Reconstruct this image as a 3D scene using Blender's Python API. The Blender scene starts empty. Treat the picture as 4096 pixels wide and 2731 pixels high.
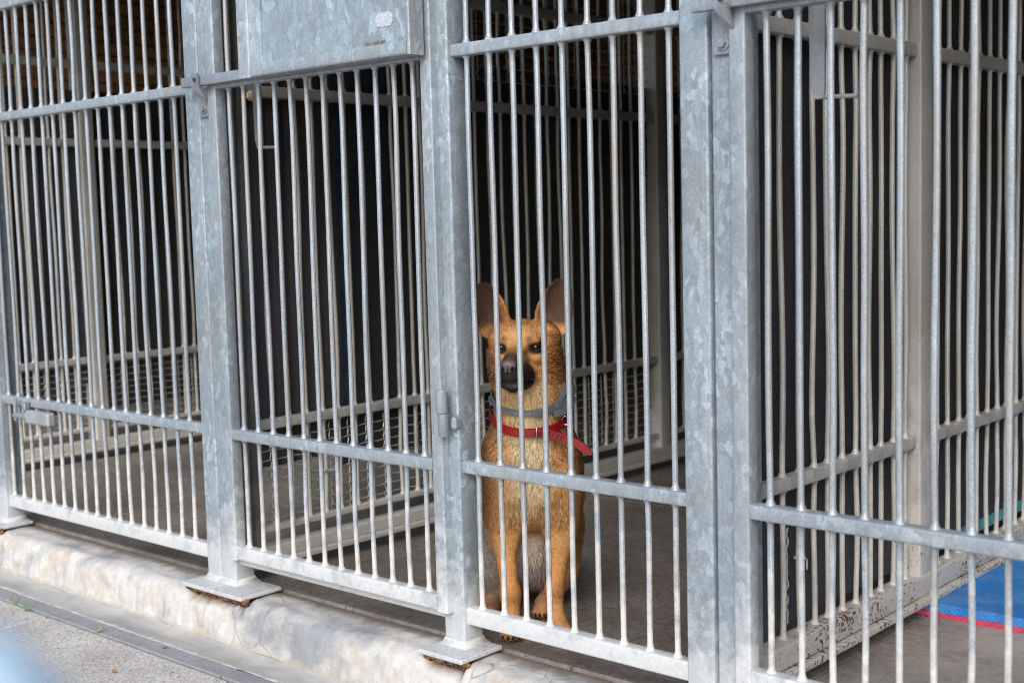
import bpy, bmesh, math, random
import numpy as np
from mathutils import Vector, Matrix, noise as mnoise
R = math.radians
random.seed(7); rng = np.random.default_rng(7)
scene = bpy.context.scene
col = scene.collection

# ------------------------------------------------------------------ camera
cam_d = bpy.data.cameras.new("camera"); cam = bpy.data.objects.new("camera", cam_d); col.objects.link(cam)
cam_d.sensor_width = 36.0; cam_d.lens = 46.104; cam_d.clip_start = 0.02; cam_d.clip_end = 200
Rt = Vector((0.7455, 0.6660, -0.0263)); Up = Vector((-0.0427, 0.0871, 0.9953)); Fw = Vector((-0.6651, 0.7409, -0.0934))
cm = Matrix((Rt, Up, -Fw)).transposed().to_4x4(); cm.translation = (0, 0, 1.0)
cam.matrix_world = cm
cam_d.dof.use_dof = True; cam_d.dof.focus_distance = 3.03; cam_d.dof.aperture_fstop = 4.0
scene.camera = cam
# ------------------------------------------------------------------ light
SUN_EL, SUN_AZ = 36, 150          # degrees; azimuth measured from +Y, clockwise
w = bpy.data.worlds.new("World"); scene.world = w; w.use_nodes = True
nt = w.node_tree; bg = nt.nodes["Background"]
sky = nt.nodes.new("ShaderNodeTexSky"); sky.sky_type = 'NISHITA'; sky.sun_disc = False
sky.sun_elevation = R(SUN_EL); sky.sun_rotation = R(SUN_AZ); sky.dust_density = 1.2; sky.air_density = 1.0; sky.ozone_density = 1.0
nt.links.new(sky.outputs[0], bg.inputs[0]); bg.inputs[1].default_value = 0.125
sl = bpy.data.lights.new("sun", 'SUN'); sl.energy = 1.5; sl.angle = R(34); sl.color = (1, 0.965, 0.92)
so = bpy.data.objects.new("sun", sl); col.objects.link(so)
sv = Vector((math.sin(R(SUN_AZ)) * math.cos(R(SUN_EL)), math.cos(R(SUN_AZ)) * math.cos(R(SUN_EL)), math.sin(R(SUN_EL))))
so.rotation_euler = (-sv).to_track_quat('-Z', 'Y').to_euler()
scene.view_settings.view_transform = 'Standard'; scene.view_settings.look = 'None'; scene.view_settings.gamma = 1
scene.view_settings.exposure = 0.80
scene.render.engine = 'CYCLES'
scene.cycles.filter_width = 1.05; scene.cycles.use_denoising = True; scene.cycles.denoiser = 'OPENIMAGEDENOISE'; scene.cycles.denoising_prefilter = 'NONE'; scene.cycles.use_adaptive_sampling = False; scene.cycles.sample_clamp_indirect = 4.0; scene.cycles.max_bounces = 8; scene.cycles.diffuse_bounces = 5

# ------------------------------------------------------------------ node helper
class NT:
    def __init__(s, name):
        s.m = bpy.data.materials.new(name); s.m.use_nodes = True; s.t = s.m.node_tree
        s.b = s.t.nodes["Principled BSDF"]
    def n(s, typ, **kw):
        x = s.t.nodes.new("ShaderNode" + typ)
        for k, v in kw.items(): setattr(x, k, v)
        return x
    def l(s, a, b): s.t.links.new(a, b)
    def put(s, sock, v):
        if isinstance(v, bpy.types.NodeSocket): s.l(v, sock)
        else:
            if hasattr(sock.default_value, '__len__') and len(sock.default_value) == 4 and hasattr(v, '__len__') and len(v) == 3: v = (*v, 1)
            sock.default_value = v
    def pos(s):
        if not hasattr(s, '_p'): s._p = s.n("NewGeometry").outputs["Position"]
        return s._p
    def scaled(s, sc, v=None):
        x = s.n("VectorMath", operation='MULTIPLY'); s.put(x.inputs[0], v or s.pos()); x.inputs[1].default_value = sc; return x.outputs[0]
    def math(s, op, a, b=0.0, clamp=False):
        x = s.n("Math", operation=op, use_clamp=clamp); s.put(x.inputs[0], a); s.put(x.inputs[1], b); return x.outputs[0]
    def noise(s, scale, detail=4, rough=.55, v=None, out="Fac"):
        x = s.n("TexNoise"); s.put(x.inputs["Vector"], v or s.pos()); x.inputs["Scale"].default_value = scale
        x.inputs["Detail"].default_value = detail; x.inputs["Roughness"].default_value = rough; return x.outputs[out]
    def vor(s, scale, v=None, feature='F1', out="Color", rand=1.0):
        x = s.n("TexVoronoi", feature=feature); s.put(x.inputs["Vector"], v or s.pos()); x.inputs["Scale"].default_value = scale
        x.inputs["Randomness"].default_value = rand; return x.outputs[out]
    def mr(s, v, a, b, c, d):
        x = s.n("MapRange"); s.put(x.inputs[0], v)
        for i, q in enumerate((a, b, c, d)): x.inputs[i + 1].default_value = q
        return x.outputs[0]
    def mix(s, f, a, b, blend='MIX'):
        x = s.n("Mix", data_type='RGBA', blend_type=blend); s.put(x.inputs[0], f); s.put(x.inputs[6], a); s.put(x.inputs[7], b); return x.outputs[2]
    def sep(s, v, i):
        x = s.n("SeparateXYZ"); s.put(x.inputs[0], v); return x.outputs[i]
    def ramp(s, v, stops, interp='LINEAR'):
        x = s.n("ValToRGB"); s.put(x.inputs[0], v); e = x.color_ramp.elements; x.color_ramp.interpolation = interp
        while len(e) < len(stops): e.new(0.5)
        for q, (p, c) in zip(e, stops):
            q.position = p; q.color = (c, c, c, 1) if not hasattr(c, '__len__') else (*c, 1)
        return x.outputs[0]
    def fin(s, colr, rough=.6, metal=0.0, bump=None, bstr=.2, bdist=.002, spec=.5):
        s.put(s.b.inputs["Base Color"], colr); s.put(s.b.inputs["Roughness"], rough); s.put(s.b.inputs["Metallic"], metal)
        s.b.inputs["Specular IOR Level"].default_value = spec
        if bump is not None:
            x = s.n("Bump"); s.put(x.inputs["Height"], bump); x.inputs["Strength"].default_value = bstr; x.inputs["Distance"].default_value = bdist
            s.l(x.outputs[0], s.b.inputs["Normal"])
        return s.m

def galv(name, base=(.325, .380, .415), flake=1.0, lime=1.0, dirt=.25, grain=.5, limetop=.55, rust=0.0, metal=.35, limecol=(.66, .655, .64), scale=92):
    t = NT(name); P = t.pos(); z = t.sep(P, 2)
    wv = t.noise(14, 3, out="Color"); wq = t.n("VectorMath", operation='MULTIPLY_ADD'); t.put(wq.inputs[0], wv); wq.inputs[1].default_value = (.03, .03, .03); t.put(wq.inputs[2], P)
    v1 = t.sep(t.vor(scale, t.scaled((1, 1, .55), wq.outputs[0])), 0); v2 = t.sep(t.vor(scale * 2.6, wq.outputs[0]), 1)
    gate = t.ramp(t.noise(7, 2), [(.40, 0.45), (.62, 1.0)])
    f1 = t.ramp(v1, [(0, .78), (.35, .92), (.62, 1.0), (.80, 1.06), (.84, 1.22), (1, 1.36)])
    f1 = t.mix(t.math('MULTIPLY', gate, flake), (1, 1, 1), f1)
    c = t.mix(1.0, base, f1, 'MULTIPLY')
    c = t.mix(flake, c, t.mix(1.0, c, t.ramp(v2, [(0, .9), (.8, 1.02), (1, 1.14)]), 'MULTIPLY'))
    c = t.mix(1.0, c, t.ramp(t.noise(3.5, 3), [(.3, .84), (.7, 1.12)]), 'MULTIPLY')
    sk = t.noise(1.0, 4, .6, t.scaled((70, 70, 1.6))); c = t.mix(t.math('MULTIPLY', t.ramp(sk, [(.60, 0), (.70, 1)]), .22), c, (.62, .64, .66)); c = t.mix(t.math('MULTIPLY', t.ramp(t.noise(1.0, 4, .6, t.scaled((95, 95, 2.6))), [(.62, 0), (.72, 1)]), .3), c, (.17, .18, .19))
    g = t.noise(330, 3, .7)
    c = t.mix(grain, c, t.mix(1.0, c, t.ramp(g, [(.3, .62), (.7, 1.4)]), 'MULTIPLY'))
    if dirt > 0:
        d = t.noise(11, 5, .65, t.scaled((1, 1, .22)))
        c = t.mix(t.math('MULTIPLY', t.ramp(d, [(.48, 0), (.72, 1)]), dirt), c, (.33, .26, .18))
    if lime > 0:
        zf = t.mr(z, .06, limetop, .36, -.32)
        ln = t.math('ADD', t.noise(17, 6, .68), zf)
        lm = t.math('MULTIPLY', t.ramp(ln, [(.50, 0), (.78, 1)]), lime)
        c = t.mix(lm, c, limecol)
        c = t.mix(t.math('MULTIPLY', lm, .5), c, t.mix(1.0, c, t.ramp(t.noise(90, 4, .7), [(.3, .72), (.7, 1.12)]), 'MULTIPLY'))
    else: lm = 0.0
    if rust > 0:
        rn = t.math('ADD', t.noise(115, 3, .6), t.math('MULTIPLY', t.noise(7, 2), .45))
        c = t.mix(t.math('MULTIPLY', t.ramp(rn, [(.77, 0), (.83, 1)]), t.math('MULTIPLY', rust, t.mr(z, .12, .22, 1, 0))), c, t.mix(t.noise(40), (.07, .028, .018), (.17, .07, .035)))
    mt = t.math('SUBTRACT', metal, t.math('MULTIPLY', lm, metal)) if lime > 0 else metal
    return t.fin(c, t.mr(t.noise(25, 3), .3, .7, .38, .6), mt, t.math('ADD', g, t.math('MULTIPLY', t.noise(120, 4), .8)), .22, .0012)

M_post = galv("galvanised_post", flake=1.0, lime=.65, dirt=.14, grain=.25, limetop=.36)
M_rail = galv("galvanised_rail", base=(.345, .39, .42), flake=.8, lime=.9, dirt=.22, grain=.35, limetop=.50)
M_bar = galv("galvanised_bar", base=(.37, .405, .435), flake=.25, lime=1.0, dirt=.5, grain=.9, limetop=.64, limecol=(.66, .63, .585), scale=80)
M_sheet = galv("galvanised_sheet", base=(.335, .395, .435), flake=1.1, lime=0, dirt=.06, grain=.2, scale=76)
M_inner = galv("weathered_inner_steel", base=(.40, .40, .385), flake=.3, lime=1.0, dirt=.7, grain=.6, limetop=.85, limecol=(.56, .535, .49), metal=.2)
M_innerbar = galv("weathered_inner_bar", base=(.40, .40, .385), flake=.1, lime=.95, dirt=.75, grain=.75, limetop=.9, limecol=(.56, .53, .48), metal=.2)
M_rusty = galv("rust_spotted_steel", base=(.36, .35, .33), flake=.1, lime=1.0, dirt=.6, grain=.6, limetop=1.2, rust=1.0, limecol=(.55, .53, .49), metal=.1)
M_jamb = galv("grimy_jamb", base=(.17, .17, .165), flake=.1, lime=.25, dirt=.8, grain=.6, limetop=.5, metal=.2)
M_plate = galv("rust_edged_plate", flake=.4, lime=.8, dirt=.6, grain=.5, limetop=.45, rust=.22)
M_hard = galv("dull_zinc_hardware", base=(.30, .33, .37), flake=.2, lime=0, dirt=.45, grain=.7, metal=.5)
M_dark = galv("dark_roof_steel", base=(.10, .11, .12), flake=.1, lime=0, dirt=.3, grain=.5, metal=.2)

def m_black(name, axis, base=(.016, .017, .021)):
    t = NT(name); sc = (60, 60, .6) if axis == 'v' else (6, 6, 260)
    s = t.noise(3.2, 3, .6, t.scaled(sc)); f = t.noise(160, 4, .8); big = t.noise(2.3, 4, .6)
    c = t.mix(t.ramp(s, [(.35, 0), (.75, 1)]), base, tuple(x * 1.9 for x in base))
    c = t.mix(t.ramp(f, [(.58, 0), (.68, .7)]), c, (.15, .155, .165))
    c = t.mix(t.ramp(big, [(.45, 0), (.75, .6)]), c, (.055, .055, .06))
    zf = t.mr(t.sep(t.pos(), 2), .1, .5, .45, 0.0)
    c = t.mix(t.math('MULTIPLY', zf, t.noise(30, 5, .7)), c, (.17, .17, .18))
    return t.fin(c, .6, 0, s, .5, .002, spec=.2)
M_blackv = m_black("black_ribbed_plastic", 'v'); M_blackh = m_black("black_woven_tarp", 'h', (.026, .026, .027))
M_felt = m_black("charcoal_felt_sheet", 'v', (.042, .039, .042))

def m_plain(name, c, rough=.6, metal=0, var=.25, scale=40, bstr=.1):
    t = NT(name); n = t.noise(scale, 4, .6)
    return t.fin(t.mix(1.0, c, t.ramp(n, [(.3, 1 - var), (.7, 1 + var)]), 'MULTIPLY'), rough, metal, n, bstr, .001)

def m_floor():
    t = NT("wet_aggregate_concrete"); 
    c = t.mix(t.ramp(t.noise(2.2, 5, .6), [(.3, 0), (.7, 1)]), (.15, .127, .105), (.33, .295, .26))
    c = t.mix(1.0, c, t.ramp(t.noise(38, 6, .75), [(.3, .62), (.7, 1.4)]), 'MULTIPLY')
    cell = t.vor(88); d = t.vor(88, out="Distance"); pick = t.sep(cell, 0); hue = t.sep(cell, 1)
    st = t.math('MULTIPLY', t.ramp(d, [(.22, 1), (.34, 0)]), t.ramp(pick, [(.5, 0), (.54, .95)]))
    sc = t.ramp(hue, [(0, (.03, .032, .036)), (.3, (.055, .05, .05)), (.5, (.16, .07, .04)), (.7, (.24, .17, .09)), (.88, (.3, .28, .25))], 'CONSTANT')
    c = t.mix(t.math('MULTIPLY', st, .9), c, sc)
    zx = t.mr(t.sep(t.pos(), 0), -1.36, -1.2, 0, 1)      # the right-hand pen is dusted with dried lime
    lm = t.math('MULTIPLY', zx, t.ramp(t.math('ADD', t.noise(6, 5, .65), t.math('MULTIPLY', t.noise(28, 5, .75), .6)), [(.55, .15), (.95, 1)]))
    c = t.mix(t.math('MULTIPLY', lm, .85), c, t.mix(t.noise(70, 5, .75), (.36, .325, .28), (.62, .58, .52)))
    return t.fin(c, t.mr(t.noise(6), .3, .7, .42, .75), 0, t.noise(140, 4), .35, .002)
M_floor = m_floor(); M_joint = m_plain("dark_joint", (.05, .035, .028), .9)

def m_kerb():
    t = NT("worn_limewashed_concrete"); P = t.pos()
    a = t.n("Attribute"); a.attribute_name = "stain"
    n1 = t.noise(2.6, 6, .62, t.scaled((1, 1.4, 1.4))); n2 = t.noise(24, 6, .7)
    c = t.mix(t.ramp(n2, [(.3, 0), (.75, 1)]), (.52, .49, .45), (.72, .695, .655))
    oc = t.ramp(t.noise(5.5, 6, .7), [(.53, 0), (.72, .8)]); c = t.mix(oc, c, (.50, .37, .24))
    gr = t.ramp(t.math('ADD', n1, t.math('MULTIPLY', t.noise(12, 5, .7, t.scaled((1, 1, .4))), .22)), [(.60, 0), (.72, 1)])
    c = t.mix(t.math('MULTIPLY', gr, .9), c, t.mix(t.noise(38, 5, .7, t.scaled((1, 1, .25))), (.20, .21, .225), (.37, .375, .385)))
    c = t.mix(t.math('MULTIPLY', t.ramp(t.noise(75, 4, .75), [(.64, 0), (.76, .8)]), .25), c, (.26, .20, .15))
    ft = t.math('ADD', t.mr(t.sep(P, 2), -.118, -.092, .55, 0), t.math('MULTIPLY', t.noise(30, 5, .7), .7)); c = t.mix(t.ramp(ft, [(.62, 0), (.85, .6)]), c, (.45, .38, .28))
    c = t.mix(t.sep(a.outputs["Color"], 0), c, t.mix(t.noise(60, 4, .7), (.035, .022, .014), (.30, .16, .07)))
    c = t.mix(t.sep(a.outputs["Color"], 1), c, t.mix(t.noise(45, 5, .7), (.12, .09, .07), (.36, .31, .26)))
    ed = t.vor(7, t.scaled((1, 1, 1)), 'DISTANCE_TO_EDGE', "Distance"); wob = t.math('ADD', ed, t.math('MULTIPLY', t.math('SUBTRACT', t.noise(35, 5, .7), .5), .05))
    c = t.mix(t.math('MULTIPLY', t.ramp(wob, [(.004, 1), (.016, 0)]), t.ramp(t.noise(3), [(.5, 0), (.6, .6)])), c, (.20, .17, .14))
    c = t.mix(t.math('MULTIPLY', t.ramp(t.noise(1.0, 5, .65, t.scaled((26, 14, 3.5))), [(.50, 0), (.66, 1)]), t.mr(t.sep(P, 2), -.1, -.03, .5, .1)), c, (.30, .285, .265))
    pit = t.ramp(t.vor(150, out="Distance"), [(.05, 0), (.3, 1)])
    c = t.mix(t.math('MULTIPLY', t.ramp(t.noise(140, 3, .8), [(.58, 0), (.70, 1)]), .14), c, (.30, .27, .235))
    return t.fin(c, .9, 0, t.math('ADD', t.math('ADD', n2, t.math('MULTIPLY', pit, .12)), t.math('MULTIPLY', t.noise(110, 5, .7), .9)), .7, .005)
M_kerb = m_kerb()
def m_gutter():
    t = NT("lime_crusted_gutter")
    n = t.noise(4, 6, .65, t.scaled((1, 2.2, 1))); c = t.mix(t.ramp(n, [(.36, 0), (.62, 1)]), (.33, .315, .295), (.50, .48, .445))
    y = t.sep(t.pos(), 1)
    e = t.math('ADD', t.math('ADD', t.mr(y, 1.925, 1.965, .42, 0), t.mr(y, 2.03, 2.055, 0, .3)), t.math('MULTIPLY', t.noise(26, 6, .7), .8))
    c = t.mix(t.ramp(e, [(.6, 0), (.78, 1)]), c, (.82, .81, .79))
    c = t.mix(t.ramp(t.noise(7, 5, .6), [(.56, 0), (.76, .7)]), c, (.50, .41, .29))
    c = t.mix(t.ramp(t.noise(60, 2, .6), [(.72, 0), (.76, .8)]), c, (.16, .13, .1))
    return t.fin(c, .75, 0, t.noise(60, 5), .4, .003)
def m_paver(name, a, b, sp=True):
    t = NT(name); c = t.mix(t.ramp(t.noise(5, 5, .6), [(.35, 0), (.65, 1)]), a, b)
    c = t.mix(1.0, c, t.ramp(t.noise(130, 5, .85), [(.32, .35 if sp else .7), (.68, 1.5 if sp else 1.28)]), 'MULTIPLY')
    if sp:
        v = t.vor(70); k = t.ramp(t.sep(v, 0), [(.80, 0), (.83, .7)]); d = t.ramp(t.vor(70, out="Distance"), [(.25, 1), (.42, 0)])
        c = t.mix(t.math('MULTIPLY', k, d), c, t.ramp(t.sep(v, 1), [(0, (.13, .11, .1)), (.4, (.34, .19, .16)), (.62, (.48, .45, .42)), (.8, (.22, .2, .19))], 'CONSTANT'))
    return t.fin(c, .88, 0, t.noise(150, 5, .75), .6, .003)
M_gutter = m_gutter(); M_slab = m_paver("washed_aggregate_slab", (.50, .455, .415), (.66, .615, .565)); M_strip = m_paver("grey_concrete_strip", (.25, .248, .25), (.34, .335, .33), False)

def m_brick():
    t = NT("brown_brick"); P = t.pos(); s = t.n("CombineXYZ"); t.put(s.inputs[0], t.math('ADD', t.sep(P, 0), t.sep(P, 1))); t.put(s.inputs[1], t.sep(P, 2))
    b = t.n("TexBrick"); t.l(s.outputs[0], b.inputs["Vector"]); b.inputs["Scale"].default_value = 1
    b.inputs["Brick Width"].default_value = .25; b.inputs["Row Height"].default_value = .075; b.inputs["Mortar Size"].default_value = .006
    b.inputs["Color1"].default_value = (.50, .25, .115, 1); b.inputs["Color2"].default_value = (.38, .18, .08, 1); b.inputs["Mortar"].default_value = (.10, .07, .05, 1)
    return t.fin(t.mix(t.mr(t.sep(P, 2), 1.15, 1.17, 1, 0), t.mix(1.0, b.outputs[0], t.ramp(t.noise(18, 4), [(.3, .8), (.7, 1.2)]), 'MULTIPLY'), (.03, .03, .03)), .9)
M_brick = m_brick()
def m_mat():
    t = NT("blue_foam"); wv = t.n("TexWave"); t.put(wv.inputs["Vector"], t.pos()); wv.inputs["Scale"].default_value = 42; wv.bands_direction = 'DIAGONAL'; wv.inputs["Distortion"].default_value = 2.5; wv.inputs["Detail Scale"].default_value = 3
    n = t.noise(9, 6, .7)
    c = t.mix(t.ramp(n, [(.42, 0), (.78, .6)]), (.02, .20, .58), (.22, .45, .70))
    c = t.mix(t.ramp(t.noise(22, 5, .7), [(.6, 0), (.7, .5)]), c, (.03, .10, .24))
    c = t.mix(.08, c, t.mix(1.0, c, t.ramp(wv.outputs[0], [(.2, .6), (.8, 1.3)]), 'MULTIPLY'))
    c = t.mix(t.math('MULTIPLY', t.ramp(t.noise(6, 6, .75), [(.5, 0), (.75, 1)]), .35), c, (.10, .14, .17))
    return t.fin(c, .75, 0, t.math('ADD', t.math('MULTIPLY', wv.outputs[0], .35), t.noise(60, 4, .7)), .5, .003)
M_mat = m_mat(); M_pink = m_plain("pink_foam", (.55, .055, .12), .8, 0, .2, 60, .4)
M_teal = m_plain("teal_tarp", (.10, .42, .52), .6); M_bluetarp = m_plain("faded_navy_tarp", (.02, .045, .075), .7, 0, .6, 25)
M_wire = m_plain("galvanised_wire", (.50, .49, .47), .5, .3, .2, 90); M_wood = m_plain("raw_wood", (.50, .36, .24), .85, 0, .4, 70, .4)
M_white = m_plain("white_plastic", (.42, .42, .42), .5); M_sticker = m_plain("torn_label_residue", (.46, .51, .55), .7, 0, .25, 160, .3)
M_blue = m_plain("pale_blue_paint", (.62, .79, .90), .5, 0, .03); M_green = m_plain("green_leaf", (.13, .26, .05), .6); M_leaf = m_plain("ochre_leaf", (.38, .16, .05), .7)
M_yell = m_plain("yellow_leaf", (.40, .36, .05), .6); M_brown = m_plain("brown_mortar", (.16, .085, .04), .95, 0, .6, 60, .6); M_moss = m_plain("dry_moss", (.22, .17, .10), .9, 0, .5, 120, .5)

tm = NT("rusty_crumbled_mortar"); M_mortar = tm.fin(tm.mix(tm.ramp(tm.noise(70, 4, .7), [(.4, 0), (.6, 1)]), (.02, .014, .010), (.30, .15, .06)), .95, 0, tm.noise(120), .8, .004)
# ------------------------------------------------------------------ object helpers
def prop(o, label=None, cat=None, group=None, kind=None):
    for k, v in (('label', label), ('category', cat), ('group', group), ('kind', kind)):
        if v: o[k] = v
    return o
def link(name, me, parent=None):
    o = bpy.data.objects.new(name, me); col.objects.link(o)
    if parent: o.parent = parent
    return o
def thing(name, label, cat, loc=(0, 0, 0), group=None):
    o = bpy.data.objects.new(name, None); col.objects.link(o); o.location = loc; o.empty_display_size = .1
    return prop(o, label, cat, group)
class MB:
    def __init__(s): s.v = []; s.f = []
    def add(s, vs, fs):
        k = len(s.v); s.v += [tuple(v) for v in vs]; s.f += [tuple(i + k for i in f) for f in fs]; return s
    def box(s, x0, x1, y0, y1, z0, z1, c=.0015):
        bm = bmesh.new(); bmesh.ops.create_cube(bm, size=1)
        for v in bm.verts: v.co = ((x0 + x1) / 2 + v.co.x * (x1 - x0), (y0 + y1) / 2 + v.co.y * (y1 - y0), (z0 + z1) / 2 + v.co.z * (z1 - z0))
        if c: bmesh.ops.bevel(bm, geom=bm.edges[:], offset=c, segments=1, affect='EDGES')
        bm.verts.index_update(); s.add([v.co for v in bm.verts], [[v.index for v in f.verts] for f in bm.faces]); bm.free(); return s
    def prof(s, path, ring, up=(0, 0, 1), cap=True):
        """sweep a closed 2-D ring (u,w) [or list of rings] along a path"""
        P = [Vector(p) for p in path]; n = len(P); vs = []; up = Vector(up); m = None
        for i, p in enumerate(P):
            t = ((P[i + 1] - p) if i == 0 else (p - P[i - 1]) if i == n - 1 else (P[i + 1] - P[i - 1])).normalized()
            a = up.cross(t)
            if a.length < 1e-4: a = Vector((1, 0, 0))
            a.normalize(); b = t.cross(a); rg = ring(i) if callable(ring) else ring; m = len(rg)
            vs += [p + a * u + b * q for u, q in rg]
        fs = [[i * m + j, i * m + (j + 1) % m, (i + 1) * m + (j + 1) % m, (i + 1) * m + j] for i in range(n - 1) for j in range(m)]
        if cap: fs += [list(range(m))[::-1], [(n - 1) * m + j for j in range(m)]]
        return s.add(vs, fs)
    def sq(s, a, b, wd, ht, r=.005, up=(0, 0, 1)):
        ring = []
        for cx, cy, a0 in ((1, 1, 0), (-1, 1, 90), (-1, -1, 180), (1, -1, 270)):
            for k in range(4):
                q = R(a0 + 30 * k); ring.append((cx * (wd / 2 - r) + r * math.cos(q), cy * (ht / 2 - r) + r * math.sin(q)))
        return s.prof([a, b], ring, up)
    def rod(s, path, r, seg=10, up=(0, 0, 1)):
        c = [(math.cos(2 * math.pi * k / seg), math.sin(2 * math.pi * k / seg)) for k in range(seg)]
        return s.prof(path, (lambda i: [(u * r(i), q * r(i)) for u, q in c]) if callable(r) else [(u * r, q * r) for u, q in c], up)
    def mesh(s, name, mat, smooth=35):
        me = bpy.data.meshes.new(name); me.from_pydata(s.v, [], s.f); me.materials.append(mat)
        bm = bmesh.new(); bm.from_mesh(me); bmesh.ops.recalc_face_normals(bm, faces=bm.faces[:]); bm.to_mesh(me); bm.free()
        if smooth:
            me.polygons.foreach_set("use_smooth", [True] * len(me.polygons)); me.set_sharp_from_angle(angle=R(smooth))
        return me
    def build(s, name, mat, parent=None, smooth=35): return link(name, s.mesh(name, mat, smooth), parent)
def world_child(o, parent):     # meshes are written in world space; undo the parent's offset
    o.matrix_parent_inverse = Matrix.Translation(parent.matrix_basis.translation).inverted() if False else Matrix.Identity(4)
    o.location = -Vector(parent.location); return o

# ------------------------------------------------------------------ bars
def bar(parent, x, y, z0, z1, joints, mat, r=.0062, bend=.0022, axis='x'):
    """round bar with slight bends and weld flares where it meets a rail"""
    zs = set([z0, z1]); n = max(6, int((z1 - z0) / .05))
    zs |= {z0 + (z1 - z0) * i / n for i in range(n + 1)}
    for j0, j1 in joints:
        for q in (j0 - .007, j0 - .0005, j1 + .0005, j1 + .004, j1 + .009, j1 + .0145): 
            if z0 < q < z1: zs.add(q)
    zs = sorted(zs); sd = random.random() * 99
    def rad(i):
        q = r * (1 + .05 * mnoise.noise(Vector((sd, zs[i] * 35, 0))))
        for j0, j1 in joints:
            d = (zs[i] - j1) if zs[i] > j1 else (j0 - zs[i]) * 1.5 if zs[i] < j0 else 0
            if 0 <= d < .014: q *= 1 + .85 * (1 - d / .014) ** 2
        return q
    fix = sorted([q for j in joints for q in j] + [z0, z1])
    def off(z):
        d = min(abs(z - f) for f in fix); return min(1, d / .12)
    px = [x + bend * 1.6 * off(q) * mnoise.noise(Vector((sd, q * 2.2, 3))) for q in zs]
    py = [y + bend * 1.6 * off(q) * mnoise.noise(Vector((sd, q * 2.2, 9))) for q in zs]
    return world_child(MB().rod(list(zip(px, py, zs)), rad, 10, (0, 1, 0)).build("bar", mat, parent), parent)
def part(mb, name, mat, parent, label=None, smooth=35):
    o = world_child(mb.build(name, mat, parent, smooth), parent)
    if label: o['label'] = label
    return o
YF = 2.119                                   # front face of the posts
RB, RM, RT = (.064, .104), (.420, .449), (1.361, 1.389)     # bottom, middle and top rail heights
TOP = 2.25
def post(parent, x0, x1, plate=None, y0=YF, y1=YF + .065, zb=.011):
    part(MB().sq(((x0 + x1) / 2, (y0 + y1) / 2, zb), ((x0 + x1) / 2, (y0 + y1) / 2, TOP), x1 - x0, y1 - y0, .0055, (0, 1, 0)), "post", M_post, parent)
    if plate:
        a, b = plate; bm = MB().box(a, b, 2.050, 2.190, .0, .0115, .003)
        part(bm, "base_plate", M_plate, parent)
        s = MB()
        for k in range(14):
            q = a + (b - a) * (k + .5 + random.uniform(-.4, .4)) / 14; h = random.uniform(.006, .020)
            s.rod([(q, 2.072, .002), (q + random.uniform(-.006, .006), 2.071, -h * .5), (q + random.uniform(-.008, .008), 2.078, -h)], lambda i: (.010, .010, .006)[i], 7, (0, 1, 0))
        part(s, "crumbled_mortar", M_mortar, parent)
        s = MB()                                            # weld fillet round the foot of the post
        cx, cy = (x0 + x1) / 2, (y0 + y1) / 2; h = (x1 - x0) / 2
        s.add([(cx + sx * (h + e), cy + sy * (h + e), z) for e, z in ((.012, .0105), (.004, .017), (-.001, .028)) for sx, sy in ((-1, -1), (1, -1), (1, 1), (-1, 1))],
              [[i * 4 + j, i * 4 + (j + 1) % 4, (i + 1) * 4 + (j + 1) % 4, (i + 1) * 4 + j] for i in range(2) for j in range(4)])
        part(s, "weld_seam", M_rail, parent, smooth=80)
def rail(parent, x0, x1, zz, mat=None, yc=None, dep=.032, name="rail"):
    h = zz[1] - zz[0]; part(MB().sq((x0, yc, (zz[0] + zz[1]) / 2), (x1, yc, (zz[0] + zz[1]) / 2), dep, h, .0045), name, mat or M_rail, parent)

# ---- left bay (fixed panel) ----
lf = thing("kennel_fence", "fixed front panel of thin bars on the left, ending at the first double post", "fence", (-3.65, YF, 0), "galvanised kennel front panels")
post(lf, -3.081, -3.0165, (-3.112, -2.985)); post(lf, -4.305, -4.24, (-4.345, -4.195))
for zz in (RB, RM, RT, (1.715, 1.745)): rail(lf, -4.24, -3.081, zz, yc=2.147)
for i in range(17): bar(lf, -4.229 + .0660 * i + random.uniform(-.0015, .0015), 2.147, RB[1], TOP, (RB, RM, RT, (1.715, 1.745)), M_bar)
s = MB().box(-4.045, -3.895, 2.10, 2.130, .372, .416, .006); part(s, "latch_housing", M_bar, lf)
s = MB().rod([(-4.125, 2.112, .392), (-4.04, 2.112, .394)], .011, 12); s.rod([(-4.123, 2.112, .375), (-4.123, 2.112, .447)], .007, 10, (0, 1, 0)); s.box(-4.075, -4.055, 2.108, 2.128, .412, .44, .003)
part(s, "sliding_bolt", M_hard, lf)

# ---- middle bay with its posts ----
mf = thing("kennel_fence", "middle front frame of posts and bars that the dog sits behind, holding the gate", "fence", (-2.1, YF, 0), "galvanised kennel front panels")
post(mf, -3.0145, -2.949, (-2.983, -2.838)); post(mf, -2.139, -2.074, (-2.160, -2.020)); post(mf, -1.455, -1.390, None)
for zz in (RB, RM, RT, (1.715, 1.745)): rail(mf, -2.074, -1.455, zz, yc=2.147)
rail(mf, -2.949, -2.139, (.066, .096), yc=2.150, name="threshold_bar")
for i, x in enumerate([-2.040, -1.972, -1.905, -1.836, -1.766, -1.698, -1.633, -1.565, -1.496]): bar(mf, x, 2.147, RB[1], TOP, (RB, RM, RT, (1.715, 1.745)), M_bar)
# ---- right post ----
rf = thing("kennel_fence", "single right-hand post frame beside the open-floored pen with the blue mat", "fence", (-1.35, YF, 0), "galvanised kennel front panels")
post(rf, -1.382, -1.317, None)
rail(rf, -1.317, -.50, (.040, .070), yc=2.150, name="threshold_bar")

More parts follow.
